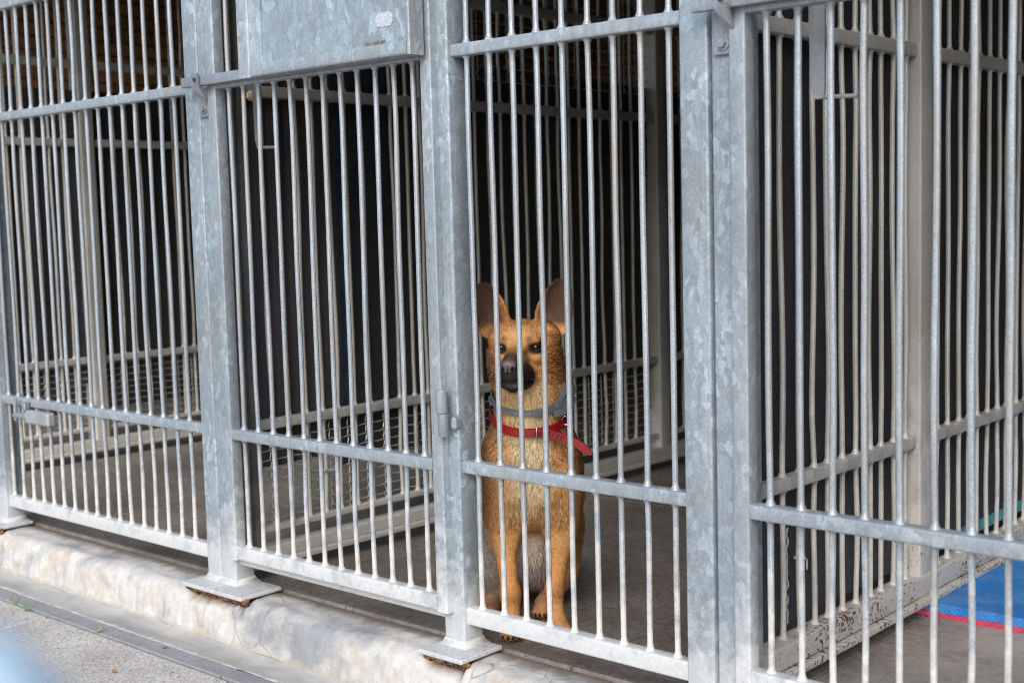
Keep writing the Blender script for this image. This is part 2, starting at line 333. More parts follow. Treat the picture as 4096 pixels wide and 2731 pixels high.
# ---- gates ----
def gate(label, x0, x1, bars, post_x, hinge, box, loc, lever):
    g = thing("kennel_gate", label, "gate", loc, "barred kennel gates"); yc = 2.1145; d = .035
    for a in (x0, x1 - d): part(MB().sq((a + d / 2, yc, .092), (a + d / 2, yc, TOP), d, d, .004, (0, 1, 0)), "stile", M_rail, g)
    for zz, nm in (((.094, .131), "rail"), ((.424, .453), "rail"), ((1.360, 1.388), "rail"), ((1.72, 1.75), "rail")): rail(g, x0 + d, x1 - d, zz, yc=yc, dep=.033, name=nm)
    for x in bars: bar(g, x, yc + .002, .131, TOP, ((.094, .131), (.424, .453), (1.360, 1.388), (1.72, 1.75)), M_bar)
    # horizontal latch bar in front of the stile, its keeper on the post, and the handle hanging behind the bars
    part(MB().sq((post_x - .030, 2.083, 1.383), (x0 + .26, 2.083, 1.383), .018, .026, .002), "latch_bar", M_hard, g)
    s = MB(); px = post_x                                   # keeper: bolted plate with a bent ear
    s.box(px - .004, px + .048, 2.110, 2.1165, 1.292, 1.366, .001)
    ear = [(.026, 1.402), (.056, 1.402), (.058, 1.372), (.050, 1.336), (.047, 1.322), (.040, 1.330), (.028, 1.366)]; ey_ = lambda q: 2.066 + max(0, min(1, (1.362 - q) / .04)) * .043
    s.add([(px + u, ey_(q), q) for u, q in ear] + [(px + u, ey_(q) + .005, q) for u, q in ear], [list(range(7)), list(range(13, 6, -1))] + [[i, (i + 1) % 7, 7 + (i + 1) % 7, 7 + i] for i in range(7)])
    k = part(s, "latch_keeper", M_hard, g, smooth=0)
    b = MB().rod([(px + .019, 2.112, 1.312), (px + .019, 2.107, 1.312)], .0135, 16).rod([(px + .019, 2.107, 1.312), (px + .019, 2.099, 1.312)], .0085, 6)
    bo = b.build("bolt", M_hard, k)
    bo2 = MB().rod([(px + .041, 2.0672, 1.386), (px + .041, 2.0655, 1.386)], .0062, 14).build("pivot_hole", M_joint, k)
    s = MB(); hx = lever
    o2 = [(0, 1.43), (.036, 1.43), (.034, 1.215), (.028, 1.203), (.014, 1.203), (.006, 1.225)]
    s.add([(hx + u, 2.196, q) for u, q in o2] + [(hx + u, 2.202, q) for u, q in o2], [list(range(6)), list(range(11, 5, -1))] + [[i, (i + 1) % 6, 6 + (i + 1) % 6, 6 + i] for i in range(6)])
    h = part(s, "latch_handle", M_hard, g, smooth=0)
    MB().rod([(hx + .03, 2.199, 1.206), (hx + .098, 2.199, 1.203)], .0042, 8).build("pull_pin", M_hard, h)
    s = MB().rod([(hx + .018, 2.09, 1.385), (hx + .018, 2.197, 1.405)], .008, 8, (0, 0, 1)); part(s, "spindle", M_hard, g)
    if hinge:
        hp = MB().rod([(hinge, 2.088, z) for z in (.564, .566, .6145, .616)], lambda i: .0142 if i in (1, 2) else .013, 20, (0, 1, 0))
        ho = part(hp, "hinge", M_post, g)
        MB().rod([(hinge + .003, 2.089, z) for z in (.511, .513, .5615, .563)], lambda i: .0132 if i in (1, 2) else .012, 20, (0, 1, 0)).box(hinge + .012, hinge + .030, 2.096, 2.125, .524, .556, .007).build("hinge_pin", M_hard, ho)
        MB().rod([(hinge, 2.088, .616), (hinge, 2.088, .618)], .008, 14, (0, 1, 0)).build("hinge_cap", M_rail, ho)
    if box:
        bx0, bx1, bz = -2.737, -2.114, 1.366; y0, y1 = 2.043, 2.090; zt = 2.05
        s = MB()
        s.sq((bx0 + .024, (y0 + y1) / 2, bz), (bx0 + .024, (y0 + y1) / 2, zt), .048, y1 - y0, .006, (0, 1, 0))
        s.sq((bx1 - .006, (y0 + y1) / 2, bz), (bx1 - .006, (y0 + y1) / 2, zt), .012, y1 - y0, .004, (0, 1, 0))
        s.sq((bx0 + .048, (y0 + y1) / 2, bz + .016), (bx1 - .012, (y0 + y1) / 2, bz + .016), y1 - y0, .032, .006)
        s.sq((bx0 + .048, (y0 + y1) / 2, zt - .016), (bx1 - .012, (y0 + y1) / 2, zt - .016), y1 - y0, .032, .006)
        fr = part(s, "sheet_frame", M_rail, g)
        s = MB(); xa, xb, za, zb = bx0 + .048, bx1 - .012, bz + .032, zt - .032     # chamfered inner edge and the flat sheet
        s.add([(xa, y0 + .004, za), (xa + .036, y0 + .012, za), (xa + .036, y0 + .012, zb), (xa, y0 + .004, zb)], [[0, 1, 2, 3]])
        s.box(xa, xb, y0 + .014, y0 + .018, za, zb, 0); 
        s.rod([(xa + .036, y0 + .012, za), (xa + .036, y0 + .012, zb)], .0035, 8, (0, 1, 0)); s.rod([(xa + .036, y0 + .013, za), (xb, y0 + .013, za)], .0022, 8); s.rod([(xb - .001, y0 + .01, za), (xb - .001, y0 + .01, zb)], .0035, 8, (0, 1, 0))
        sh = part(s, "metal_sheet", M_sheet, g)
        s = MB(); cx, cz = -2.205, 1.452
        pts = [(cx + .029 * math.cos(a) * (1 + .12 * random.uniform(-1, 1)) * (1.12 if k % 4 == 2 else 1), y0 + .0125, cz + .017 * math.sin(a) * (1 + .15 * random.uniform(-1, 1)) * (1.2 if k % 4 == 2 else 1)) for k, a in enumerate(np.linspace(0, 2 * math.pi, 16, endpoint=False))]
        s.add(pts + [(p[0], y0 + .0137, p[2]) for p in pts], [list(range(16)), list(range(31, 15, -1))] + [[i, (i + 1) % 16, 16 + (i + 1) % 16, 16 + i] for i in range(16)]); part(s, "label_residue", M_sticker, g, smooth=0)
        s = MB()
        for k in range(26):
            a = -2.262 + .038 * rng.random() * 1.6; s.rod([(a, y0 + .004, bz + .033), (a + .004 * rng.standard_normal(), y0 + .003, bz + .036 + .004 * rng.random())], .0016, 5)
        part(s, "moss_tuft", M_moss, g)
    return g
gate("narrow front gate carrying a galvanised metal sheet, left of the dog", -2.947, -2.106,
     [-2.877 + .0631 * i + random.uniform(-.001, .001) for i in range(12)], -3.000, -2.094, True, (-2.53, 2.1, 0), -2.885)
gate("right-hand gate in front of the pen with the blue mat", -1.330, -.55,
     [-1.260 + .0640 * i + random.uniform(-.001, .001) for i in range(11)], -1.367, None, False, (-.95, 2.1, 0), -1.222)

# ------------------------------------------------------------------ side partitions
def partition(label, X, ylist, posts, gap, mats, loc, end):
    """X = face that shows; steel lies behind it"""
    p = thing("kennel_partition", label, "partition", loc, "barred partitions between the pens"); mrail, mbar, mlow = mats; xc = X - .015
    for y in posts: part(MB().sq((X - .0275, y + .033, .03), (X - .0275, y + .033, TOP), .075, .066, .0055, (0, 1, 0)), "post", mlow if not gap else mrail, p)
    if gap: part(MB().sq((X - .022, 2.218, .035), (X - .022, 2.218, TOP), .05, .046, .004, (0, 1, 0)), "jamb", M_jamb, p)
    segs = []; a = 2.19
    for y in posts + [end]:
        segs.append((a, y)); a = y + .066
    for a, b in segs:
        for zz in (RM, (1.354, 1.386), (1.685, 1.72)): part(MB().sq((xc, a, sum(zz) / 2), (xc, b, sum(zz) / 2), .03, zz[1] - zz[0], .004), "rail", mrail, p)
        if gap: part(MB().sq((xc, a, .134), (xc, b, .134), .026, .018, .003), "lower_rail", mlow, p)
    part(MB().sq((xc + .004, 2.19, .070 if gap else .078), (xc + .004, end, .070 if gap else .078), .05, .036 if gap else .05, .004).sq((xc + .014, 2.19, .042 if not gap else .044), (xc + .014, end, .042 if not gap else .044), .06, .016, .003), "bottom_beam", mlow, p)
    J = (RM, (1.354, 1.386), (1.685, 1.72))
    for y in ylist:
        b = bar(p, xc, y, .143 if gap else .10, TOP, (((.125, .143),) if gap else ((.06, .103),)) + J, mbar, .0062, .004)
    return p
def ys(first, lastpost):
    out = []; y = first
    while y < 4.1:
        if not any(q - .025 < y < q + .09 for q in (3.0, 4.18)): out.append(y)
        y += .0628 + random.uniform(-.004, .004)
    return out + [4.31, 4.375, 4.44, 4.5, 4.57, 4.63, 4.7, 4.76, 4.83, 4.9, 4.96]
partition("barred partition behind the gate and the dog, with wire mesh along its foot", -2.985, ys(2.307, 4.2), [3.0, 4.18], True, (M_inner, M_innerbar, M_inner), (-3, 3.5, 0), 5.3)
partition("far left barred partition seen through the left front panel", -5.15, ys(2.36, 4.2), [3.0, 4.18], True, (M_inner, M_innerbar, M_inner), (-5.16, 3.5, 0), 5.3)
partition("right barred partition with a rust spotted foot and ribbed black panels behind it", -1.372, [2.377, 2.448, 2.512, 2.571, 2.638, 2.701, 2.773, 2.826, 2.891, 2.955, 3.135, 3.198, 3.268, 3.33, 3.384, 3.453, 3.521, 3.585, 3.654, 3.72, 3.785, 3.85, 3.915, 3.98, 4.045, 4.11], [2.985, 4.18], False, (M_inner, M_innerbar, M_rusty), (-1.39, 3.5, 0), 5.3)

def sheet(name, label, cat, X, y0, y1, zb, zt, mat, group=None, amp=.006, th=.004, ragged=0.0, sag=0.0):
    ny, nz = int((y1 - y0) / .025) + 1, 24; s = MB(); V = []; zt = zt if hasattr(zt, '__len__') else (zt, zt); zb = zb if hasattr(zb, '__len__') else (zb, zb)
    for k in (0, 1):
        for j in range(nz + 1):
            for i in range(ny + 1):
                u = i / ny; y = y0 + (y1 - y0) * u; q0 = zb[0] + (zb[1] - zb[0]) * u + ragged * mnoise.noise(Vector((y * 9, X, 1))) - sag * math.sin(math.pi * u); q1 = zt[0] + (zt[1] - zt[0]) * u
                z = q0 + (q1 - q0) * j / nz
                V.append((X - k * th + amp * mnoise.noise(Vector((y * 3, z * 2, X))), y, z))
    m = ny + 1; N = m * (nz + 1); F = []
    for j in range(nz):
        for i in range(ny):
            a = j * m + i; F += [[a, a + 1, a + m + 1, a + m], [N + a, N + a + m, N + a + m + 1, N + a + 1]]
    bd = [i for i in range(m)] + [j * m + m - 1 for j in range(1, nz + 1)] + [nz * m + i for i in range(m - 2, -1, -1)] + [j * m for j in range(nz - 1, 0, -1)]
    F += [[bd[i], N + bd[i], N + bd[(i + 1) % len(bd)], bd[(i + 1) % len(bd)]] for i in range(len(bd))]
    return prop(s.add(V, F).build(name, mat), label, cat, group)
G = "dark sheets hung on the partitions"
sheet("plastic_sheet", "ribbed black plastic panel behind the right partition, nearer section", "panel", -1.411, 2.2, 2.335 + .075, (.112, .112), 2.2, M_blackv, G, .002)
sheet("plastic_sheet", "wide ribbed black panel behind the right partition, between the torn edge and the post", "panel", -1.413, 2.425, 2.98, (.118, .118), 2.2, M_blackv, G, .002)
sheet("plastic_sheet", "black panel beyond the post of the right partition with a teal strip below it", "panel", -1.412, 3.055, 5.2, (.150, .145), 2.2, M_blackv, G, .002)
sheet("teal_strip", "pale teal tarp strip at the foot of the right partition beyond its post", "tarp", -1.421, 3.1, 5.2, (.11, .11), (.165, .16), M_teal, None, .002)
sheet("charcoal_sheet", "charcoal felt sheet behind the gate with its lower edge hanging above the mesh", "sheet", -3.022, 2.2, 2.595, (.30, .315), 2.2, M_felt, G, .008, ragged=.012)
sheet("navy_strip", "narrow faded navy tarp strip between the charcoal sheet and the black tarp", "tarp", -3.030, 2.585, 2.655, (.26, .26), 2.2, M_bluetarp, None, .006, ragged=.02)
sheet("black_tarp", "black woven tarp on the partition directly behind the dog", "tarp", -3.026, 2.645, 3.20, (.285, .27), (2.2, 2.2), M_blackh, G, .01, ragged=.01)
sheet("black_tarp", "black woven tarp at the back of the partition, brown brick showing above it", "tarp", -3.028, 3.115, 5.2, (.26, .22), (1.515, 1.46), M_blackh, G, .01, ragged=.008)
sheet("black_tarp", "black woven tarp on the far left partition", "tarp", -5.186, 2.3, 5.2, (.34, .30), (1.60, 1.58), M_blackh, G, .012, ragged=.01)
sheet("navy_strip", "blue tarp edge hanging at the far left edge of the picture", "tarp", -5.14, 2.44, 2.60, (.36, .36), 1.5, m_plain("blue_tarp", (.03, .16, .27), .6, 0, .5, 14), None, .008, ragged=.02)

def wire_mesh(label, X, y0, y1, z0, z1, dy, dz, r=.0017):
    t = thing("wire_mesh", label, "wire mesh", (X, (y0 + y1) / 2, z0), "crimped wire mesh panels on the partitions")
    a = MB(); n = int((y1 - y0) / dy)
    for i in range(n + 1):
        y = y0 + dy * i; m = int((z1 - z0) / .0075)
        a.rod([(X + .0012 * math.sin(k * math.pi / 2 * .53 * 2), y + .0026 * math.sin(k * math.pi / 2), z0 + (z1 - z0) * k / m) for k in range(m + 1)], r, 4, (0, 1, 0))
    part(a, "upright_wires", M_wire, t); b = MB()
    for j in range(int((z1 - z0) / dz) + 1):
        z = z0 + dz * j; m = int((y1 - y0) / (dy / 2)); b.rod([(X + .003, y0 + (y1 - y0) * k / m, z + .0015 * (-1) ** k + .003 * mnoise.noise(Vector((z * 50, k * .3, X)))) for k in range(m + 1)], r, 4)
    part(b, "cross_wires", M_wire, t)
wire_mesh("low wire mesh along the partition behind the gate and the dog", -3.012, 2.23, 4.17, .128, .41, .0735, .0285)
wire_mesh("low wire mesh at the foot of the far left partition", -5.178, 2.35, 4.17, .128, .44, .0735, .0285)
wire_mesh("wire mesh in front of the brown brick, high above the black tarp", -3.020, 3.08, 5.2, 1.46, 2.2, .0735, .048, .0015)

# small things on the partitions
t = thing("cable_tie", "white plastic cable tie round the second bar of the right partition", "cable tie", (-1.39, 2.43, .3))
s = MB().rod([(-1.387 + .0105 * math.cos(a), 2.448 + .0105 * math.sin(a), .262) for a in np.linspace(0, 2 * math.pi, 15)], .0035, 6, (0, 0, 1)); part(s, "strap", M_white, t)
part(MB().box(-1.379, -1.376, 2.46, 2.463, .235, .258, .0005), "tail", M_white, t)
s = MB()
for yy, q0, q1 in ((2.412, .115, .36), (2.425, .12, .33)):
    P = [(-1.404 + .004 * mnoise.noise(Vector((yy * 50, q * 60, 0))), yy + .006 * mnoise.noise(Vector((yy * 9, q * 45, 2))), q) for q in np.linspace(q0, q1, 28)]
    s.prof(P, lambda i: [(-.0012 - .0022 * abs(mnoise.noise(Vector((i * .7, yy, 4)))), -.0008), (.0012 + .0022 * abs(mnoise.noise(Vector((i * .6, yy, 8)))), -.0008), (.0012, .0008), (-.0012, .0008)], (0, 1, 0))
prop(s.build("torn_film", M_white), "torn white film along the split between two black panels of the right partition", "plastic film")
s = MB(); s.box(-1.375, -1.335, 2.165, 2.215, 1.376, 1.412, .008)
prop(s.build("wood_block", M_wood), "small splintered wood block wedged under the right latch bar", "wood block")
s = MB(); s.box(-2.935, -2.905, 2.21, 2.25, 1.335, 1.362, .008)
prop(s.build("wood_block", M_wood), "small wood block wedged behind the left latch bar", "wood block")
t = thing("cable_tie", "white cable tie looped on a bar above the mesh behind the gate", "cable tie", (-2.99, 2.49, .26))
part(MB().rod([(-3.0 + .0105 * math.cos(a), 2.488 + .0105 * math.sin(a), .268) for a in np.linspace(0, 2 * math.pi, 15)], .0035, 6).box(-2.996, -2.99, 2.495, 2.535, .262, .272, .001), "strap", M_white, t)

# ------------------------------------------------------------------ ground
def grid(name, xs, ysz, mat, fz, kind='structure', colf=None, parent=None):
    nx = len(xs); V = []; 
    for i, x in enumerate(xs):
        for j, (y, z) in enumerate(ysz): V.append(fz(x, y, z, j))
    m = len(ysz); F = [[i * m + j, (i + 1) * m + j, (i + 1) * m + j + 1, i * m + j + 1] for i in range(nx - 1) for j in range(m - 1)]
    me = bpy.data.meshes.new(name); me.from_pydata(V, [], F); me.materials.append(mat); me.polygons.foreach_set("use_smooth", [True] * len(F))
    if colf:
        a = me.color_attributes.new("stain", 'FLOAT_COLOR', 'POINT'); a.data.foreach_set("color", np.array([colf(*v) for v in V], dtype=np.float32).ravel())
    me.update()
    o = link(name, me, parent)
    if kind: o['kind'] = kind
    return o
plates = [(-4.345, -4.195), (-3.112, -2.838), (-2.160, -2.020), (-1.50, -1.25)]
nz = lambda x, y, z, s, a: a * mnoise.noise(Vector((x * s, y * s, z * s)))
def hole(x, y, z):
    k = 0
    for a, b in plates:
        c = max(0, 1 - max(0, abs(x - (a + b) / 2) - (b - a) / 2 + .020 + .010 * mnoise.noise(Vector((x * 60, 0, 0)))) / .014)
        k = max(k, c * min(1, max(0, (z + .036 + .022 * mnoise.noise(Vector((x * 38, 3, 1)))) / .012)) * (1 if y < 2.105 else 0))
    return k
KP = [(2.200, -.006), (2.185, -.003), (2.165, -.001), (2.145, -.001), (2.125, -.002), (2.108, -.003), (2.094, -.005), (2.082, -.008), (2.072, -.012), (2.064, -.018), (2.057, -.027), (2.053, -.038), (2.050, -.050), (2.048, -.063), (2.046, -.076), (2.044, -.089), (2.042, -.102), (2.040, -.112), (2.036, -.120)]
def kf(x, y, z, j):
    e = 1 if j > 2 else .3
    if 4 <= j <= 17: y += nz(x, y, z, 4, .010) + nz(x, y, z, 15, .009) + nz(x, y, z, 48, .0045) + nz(x, y, z, 110, .0016)
    z += e * (nz(x, y, 0, 5, .004) + nz(x, y, 1, 30, .0015)) - (.004 if j <= 5 else 0)
    h = hole(x, y, z)
    if h and j >= 5: y += .024 * h; z -= .005 * h
    return (x, y, z)
def ks(x, y, z):
    h = hole(x, y - .03, z); h = max(h, hole(x, y, z))
    inner = max(0, min(1, (y - 2.142 + .030 * mnoise.noise(Vector((x * 6, 1, 0)))  + .02 * mnoise.noise(Vector((x * 30, 1, 0)))) / .03))
    return (h, inner, 0, 1)
kerb = grid("kerb", np.arange(-6.2, -.9, .007), KP, M_kerb, kf, colf=ks)
GP = [(2.046, -.115), (2.034, -.121), (2.02, -.124), (1.99, -.126), (1.96, -.125), (1.94, -.122), (1.928, -.120)]
grid("gutter", np.arange(-7.5, .6, .02), GP, M_gutter, lambda x, y, z, j: (x, y + (nz(x, y, 3, 22, .004) if j == len(GP) - 1 else 0), z + nz(x, y, 0, 6, .004) + nz(x, y, 0, 30, .0012)))
s = MB().add([(-60, -60, -.16), (60, -60, -.16), (60, 60, -.16), (-60, 60, -.16)], [[0, 1, 2, 3]]); prop(s.build("ground", m_plain("dark_grit", (.10, .095, .085), .95, 0, .4, 60), None, 0), kind='structure')
s = MB(); xx = -2.688
while xx > -7: s.box(xx - .78, xx - .006, 1.871, 1.930, -.15, -.1185, .003); xx -= .78
xx = -2.688
while xx < .8: s.box(xx, xx + .774, 1.871, 1.930, -.15, -.1185, .003); xx += .78
prop(s.build("paving_strip", M_strip), kind='structure')
s = MB()
for r_ in range(9):
    y1 = 1.866 - r_ * .445; xx = -7.02 + (.0 if r_ % 2 == 0 else .44)
    for k in range(12):
        dz = random.uniform(-.002, .002); s.box(xx + k * .875 + .004, xx + (k + 1) * .875 - .004, y1 - .438, y1 + (random.uniform(-.006, 0)), -.15, -.1195 + dz, .004)
prop(s.build("paving", M_slab), kind='structure')
# pen floor: concrete slabs with open joints
s = MB(); X0 = [-6.6, -5.88, -5.12, -4.36, -3.60, -2.885, -2.59, -1.825, -1.36, -.60, .2, 1.4]
for a, b in zip(X0[:-1], X0[1:]):
    yy = 2.198
    for L in (1.45, 1.6, 1.6, 1.6):
        s.box(a + .0025, b - .0025, yy + .0025, yy + L - .0025, -.05, -.0005 + random.uniform(-.001, .001), .0025); yy += L
prop(s.build("floor", M_floor), kind='structure')
s = MB().add([(-6.7, 2.19, -.012), (1.6, 2.19, -.012), (1.6, 8.6, -.012), (-6.7, 8.6, -.012)], [[0, 1, 2, 3]]); prop(s.build("floor_joints", M_joint, None, 0), kind='structure')

# ------------------------------------------------------------------ building shell
s = MB().box(-6.75, -6.55, 1.9, 8.6, -.05, 2.42, 0); prop(s.build("brick_wall", M_brick), "brown brick end wall seen high up past the partitions", "wall")
s = MB().box(-6.55, 1.6, 8.4, 8.6, -.05, 2.42, 0); prop(s.build("brick_wall", M_brick), "brown brick wall across the back of the pens", "wall")
s = MB().box(1.6, 1.8, 2.2, 8.6, -.05, 2.42, 0); prop(s.build("brick_wall", M_brick), "brick end wall out beyond the right edge", "wall")
rt = thing("kennel_roof", "dark roof over the pens", "roof", (-2.5, 5, 2.3)); part(MB().box(-6.9, 1.9, 2.06, 8.7, 2.43, 2.47, 0), "roof_sheet", M_dark, rt)
part(MB().box(-6.9, 1.9, 2.10, 2.13, 2.08, 2.43, .002), "light_blocker_board", M_dark, rt)  # unseen board added to block high light, keeping the upper pens dark
for y in (2.25, 3.03, 4.21, 5.4): part(MB().sq((-6.5, y, 2.29), (1.5, y, 2.29), .06, .08, .004), "purlin", M_dark, rt)

# ------------------------------------------------------------------ mat, litter, the blue thing near the lens
t = thing("foam_mat", "thick blue foam mat with a chewed pink underside on the right pen floor", "mat", (-1, 3.4, 0))
def slab(z0, z1, name, mat, sd, ext):
    xs = np.linspace(-1.412, -.62, 60); yf = [3.022 - ext + .010 * mnoise.noise(Vector((x * 14, sd, 0))) + .006 * mnoise.noise(Vector((x * 45, sd, 0))) for x in xs]; s = MB(); V = []
    for q in (z0, z1):
        V += [(x, y + (.0015 if q == z1 else 0), q) for x, y in zip(xs, yf)] + [(x, 4.0, q) for x in xs]
    n = 60; F = []
    for i in range(n - 1): F += [[i, i + 1, n + i + 1, n + i][::-1], [2 * n + i, 2 * n + i + 1, 3 * n + i + 1, 3 * n + i], [i, i + 1, 2 * n + i + 1, 2 * n + i], [n + i, 3 * n + i, 3 * n + i + 1, n + i + 1]]
    F += [[0, 2 * n, 3 * n, n], [n - 1, 2 * n - 1, 4 * n - 1, 3 * n - 1]]
    part(s.add(V, F), name, mat, t, smooth=30)
slab(.0005, .0125, "pink_layer", M_pink, 3, .004); slab(.0127, .034, "blue_layer", M_mat, 8, 0)

t = thing("blue_post", "pale blue rounded post top, a blur at the bottom left corner", "post", (-.2685, .1125, -.12))
s = MB().rod([(-.2685, .1125, z) for z in (-.12, .83, .885, .902, .914, .920)], lambda i: (.035, .035, .034, .029, .02, .006)[i], 24, (0, 1, 0)); part(s, "post_tube", M_blue, t)

def leafy(name, label, cat, x, y, z, L, mat, rz, tilt=.3):
    n = 9; s = MB(); V = []; c, d = math.cos(rz), math.sin(rz)
    for i in range(n):
        u = i / (n - 1); wd = L * .28 * math.sin(math.pi * min(1, .08 + u * .92)) ** .8
        for q in (-1, 0, 1):
            a, b = (u - .5) * L, q * wd; h = .0012 + abs(q) * L * .10 + L * tilt * u * u
            V.append((x + a * c - b * d, y + a * d + b * c, z + h))
    N = len(V); V += [(v[0], v[1], v[2] + .0006) for v in V]
    F = []
    for i in range(n - 1):
        for j in (0, 1): a = i * 3 + j; F += [[a, a + 1, a + 4, a + 3][::-1], [N + a, N + a + 1, N + a + 4, N + a + 3]]
    return prop(s.add(V, F).build(name, mat), label, cat)
leafy("fallen_leaf", "tiny yellow green leaf standing on the grey paving strip", "leaf", -3.255, 1.874, -.118, .024, M_yell, 1.2, .6)
leafy("fallen_leaf", "small orange leaf scrap on the grey paving strip", "leaf", -2.985, 1.905, -.118, .016, M_leaf, .3)
leafy("fallen_leaf", "small brown leaf scrap on the speckled paving slab", "leaf", -2.93, 1.72, -.118, .016, M_leaf, 2.2)
for lb, x, y, k in (("tuft of green grass in the joint between two paving slabs at the left", -3.625, 1.85, 6), ("tiny green sprout at the edge of the left paving slab", -3.72, 1.868, 3)):
    t = thing("weed", lb, "weed", (x, y, -.12)); s = MB()
    for i in range(k):
        a = rng.random() * 6.28; L = .018 + .016 * rng.random(); P = [(x + .012 * rng.standard_normal() + math.cos(a) * L * .5 * u * u, y + math.sin(a) * L * .5 * u * u, -.121 + L * u) for u in np.linspace(0, 1, 5)]
        P = [(P[0][0] + (p[0] - P[0][0]), p[1], p[2]) for p in P]; s.rod(P, lambda i: (.0013, .0013, .001, .0007, .0003)[i], 4, (0, 1, 0))
    part(s, "blades", M_green, t)

# ------------------------------------------------------------------ the dog
DO = np.array([-2.01, 2.36, 0.0]); DR = np.array([.769, .639, 0]); DD = np.array([.639, -.769, 0])     # dog frame: r = its left (picture right), d = towards the viewer
def toW(p): p = np.asarray(p, float); return DO + p[..., :1] * DR + p[..., 1:2] * DD + p[..., 2:3] * np.array([0, 0, 1.0])
HS = .0035; LO = np.array([-.27, -.62, -.012]); HI = np.array([.18, .25, .885]); SH = np.ceil((HI - LO) / HS).astype(int) + 1
GRID = np.full(SH, .12, np.float32); AX = [LO[i] + HS * np.arange(SH[i]) for i in range(3)]
def region(lo, hi):
    a = np.clip(np.floor((np.asarray(lo) - LO) / HS).astype(int), 0, SH); b = np.clip(np.ceil((np.asarray(hi) - LO) / HS).astype(int) + 1, 0, SH)
    sl = tuple(slice(i, j) for i, j in zip(a, b)); return sl, np.meshgrid(*[AX[i][sl[i]] for i in range(3)], indexing='ij')
def put(sl, d, k, sub=False):
    g = GRID[sl]; d = d.astype(np.float32)
    if sub: d = -d; h = np.maximum(k - np.abs(g - d), 0) / k; GRID[sl] = np.maximum(g, d) + h * h * k / 4
    else: h = np.maximum(k - np.abs(g - d), 0) / k; GRID[sl] = np.minimum(g, d) - h * h * k / 4
def cone(a, b, ra, rb, k=.03, sub=False):
    a, b = np.array(a, float), np.array(b, float); q = max(ra, rb) + .05
    sl, (X, Y, Z) = region(np.minimum(a, b) - q, np.maximum(a, b) + q); ab = b - a
    t = np.clip(((X - a[0]) * ab[0] + (Y - a[1]) * ab[1] + (Z - a[2]) * ab[2]) / (ab @ ab), 0, 1)
    put(sl, np.sqrt((X - a[0] - t * ab[0]) ** 2 + (Y - a[1] - t * ab[1]) ** 2 + (Z - a[2] - t * ab[2]) ** 2) - (ra + (rb - ra) * t), k, sub)
def ell(c, r, k=.03, sub=False, rot=None):
    c, r = np.array(c, float), np.array(r, float); q = max(r) + .05; sl, (X, Y, Z) = region(c - q, c + q); X, Y, Z = X - c[0], Y - c[1], Z - c[2]
    if rot is not None: X, Y, Z = (rot[0][0] * X + rot[0][1] * Y + rot[0][2] * Z, rot[1][0] * X + rot[1][1] * Y + rot[1][2] * Z, rot[2][0] * X + rot[2][1] * Y + rot[2][2] * Z)
    k0 = np.sqrt((X / r[0]) ** 2 + (Y / r[1]) ** 2 + (Z / r[2]) ** 2); k1 = np.sqrt((X / r[0] ** 2) ** 2 + (Y / r[1] ** 2) ** 2 + (Z / r[2] ** 2) ** 2) + 1e-9
    put(sl, k0 * (k0 - 1) / k1, k, sub)
CX = -.045
# trunk
cone((CX, -.13, .40), (CX - .005, -.36, .16), .105, .10, .06)
ell((CX, -.075, .375), (.105, .105, .135), .05); ell((CX, -.02, .36), (.07, .055, .10), .05)
ell((CX, -.22, .20), (.085, .14, .15), .05); ell((CX, -.33, .12), (.105, .125, .115), .05)
cone((CX, -.075, .43), (-.036, -.022, .60), .100, .080, .05); cone((CX, -.03, .46), (-.042, .004, .58), .080, .066, .04)
for s_ in (-1, 1): ell((CX + s_ * .036, .004, .342), (.034, .038, .050), .03)
for s_ in (-1, 1):
    ell((CX + s_ * .080, -.055, .365), (.040, .065, .105), .04)
    cone((CX + s_ * .072, -.04, .33), (CX + s_ * .068, -.045, .24), .044, .034, .035)
# fore legs (picture left one stands further forward)
cone((-.120, -.025, .30), (-.114, -.03, .215), .034, .028, .03); cone((-.114, -.03, .215), (-.1005, .018, .105), .0265, .0205, .02); ell((-.100, .020, .103), (.0235, .024, .026), .015)
cone((-.1005, .018, .10), (-.0995, .026, .04), .0215, .0225, .015); ell((-.0995, .040, .022), (.027, .036, .022), .015)
for q in (-.0195, -.0065, .0065, .0195): ell((-.0995 + q, .066 - abs(q) * .55, .0135), (.0085, .016, .0135), .005)
cone((.028, -.025, .30), (.024, -.035, .215), .034, .028, .03); cone((.024, -.035, .215), (.007, -.010, .105), .0265, .0190, .02)
for r_ in (-.082, -.008): cone((r_, .045, .305), (r_, .02, .235), .010, .014, .025, True)
cone((CX, .062, .40), (CX, .050, .27), .005, .008, .02, True); ell((.005, -.009, .103), (.0205, .023, .025), .015)
cone((.005, -.010, .10), (.010, .000, .04), .0185, .020, .015); ell((.014, .010, .021), (.025, .034, .021), .015)
for q in (-.0185, -.006, .0065, .019): ell((.017 + q, .034 - abs(q) * .5, .013), (.0083, .016, .013), .005)
